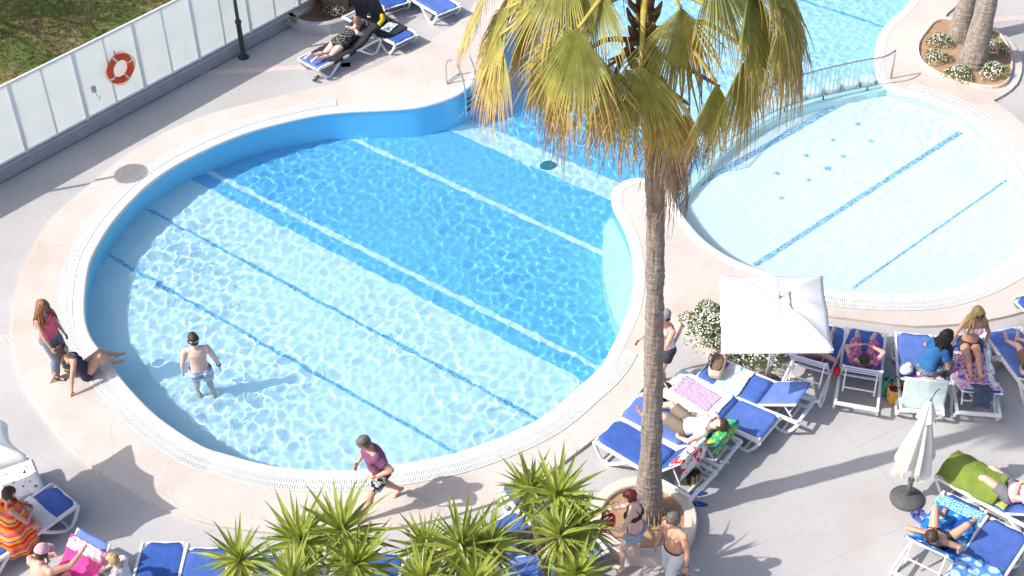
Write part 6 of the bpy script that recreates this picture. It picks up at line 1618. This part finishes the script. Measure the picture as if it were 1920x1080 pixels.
# red bag held by the red haired woman, shoes held by the man
def hang_point(root, side, J=None): return None
pw = redw.matrix_world @ Vector((-.05, .44, .80)); bag('handbag', 'bright red handbag held by the red haired woman', 'bag', tuple(pw), R(30), .22, .10, .24, mat('red fabric', (.62, .02, .03), .7, .1, 8), S_DK, 1.1, .1, True, 12, C_WHT)
ps = shirtless.matrix_world @ Vector((-.33, .10, .60)); rt2 = thing('shoes', 'pair of grey shoes held in the hand of the shirtless man', 'shoes', tuple(ps), shirtless.rotation_euler.z)
rt2.rotation_euler = (0, 0, shirtless.matrix_world.to_euler().z)
for sg in (-1, 1):
    q = MB(); q.ell((sg * .045, .02, .06), (.042, .13, .05), 14); o = q.build('upper', mat('grey shoe mesh', (.20, .21, .24), .8, .2, 12), rt2, True)
    MB().ell((sg * .045, .02, .025), (.046, .14, .018), 14).build('sole', M_WHITE, o, True)
# snack pack and magazine on the black cover
p, rz = on('LN', .0, -.05, .03); rt3 = thing('snack_pack', 'bright yellow snack pack on the black cover', 'snack', tuple(p), rz + .5)
MB().box((0, 0, .06), (.34, .10, .13), Matrix.Rotation(.5, 3, 'X'), .03).build('pack', mat('yellow foil', (.80, .56, .02), .3, .1, 8), rt3, True)
MB().box((.13, .02, .10), (.10, .09, .20), Matrix.Rotation(.3, 3, 'Y'), .03).build('pack_corner', MATS['yellow foil'], rt3, True)
p, rz = on('LN', .05, -.28, .03); rt3 = thing('magazine', 'open magazine lying on the black cover below the yellow pack', 'magazine', tuple(p), rz + .3)
for s in (-1, 1): MB().box((s * .10, 0, .01), (.20, .27, .012), Matrix.Rotation(s * .08, 3, 'Y')).build('page', pattern('magazine print', 'blobs', [(0, (.10, .25, .30)), (.42, (.72, .72, .70)), (.6, (.35, .45, .48))], 9), rt3)
o, deg, M = LNG['LM']; p = M @ Vector((.02, .95, .72)); rt3 = thing('cup', 'dark cup with a pale band by the hands of the woman in the dotted swimsuit', 'cup', tuple(p))
MB().lathe([(.035, 0), (.042, .06), (.045, .13), (.03, .135)], 16).build('beaker', S_DK, rt3, True); MB().lathe([(.0435, .05), (.0455, .09)], 16).build('band', P_MINT, rt3, True)
o, deg, M = LNG['L6']; p = M @ Vector((.40, .30, .42)); rt3 = thing('pouch', 'red pouch hanging on the left rail of the pink dress lounger', 'pouch', tuple(p))
MB().ell((0, 0, 0), (.055, .09, .11), 14).build('body', MATS['red fabric'], rt3, True); MB().tube([(0, -.03, .09), (-.03, 0, .17), (0, .03, .09)], .006, 5).build('cord', S_DK, rt3, True)
o, deg, M = LNG['L7']; p = M @ Vector((-.10, 0, SEAT_Z)); 
p, rz = on('L7', -.30, -.12, .02); rt3 = thing('cloth_bundle', 'small white and brown crumpled cloth bundle at the left of the woman in blue', 'cloth', tuple(on('L7', .24, .12, .04)[0]))
MB().ell((0, 0, .05), (.13, .12, .08), 14).ell((.05, .03, .12), (.06, .06, .05), 10).build('bundle', P_PASTEL, rt3, True)
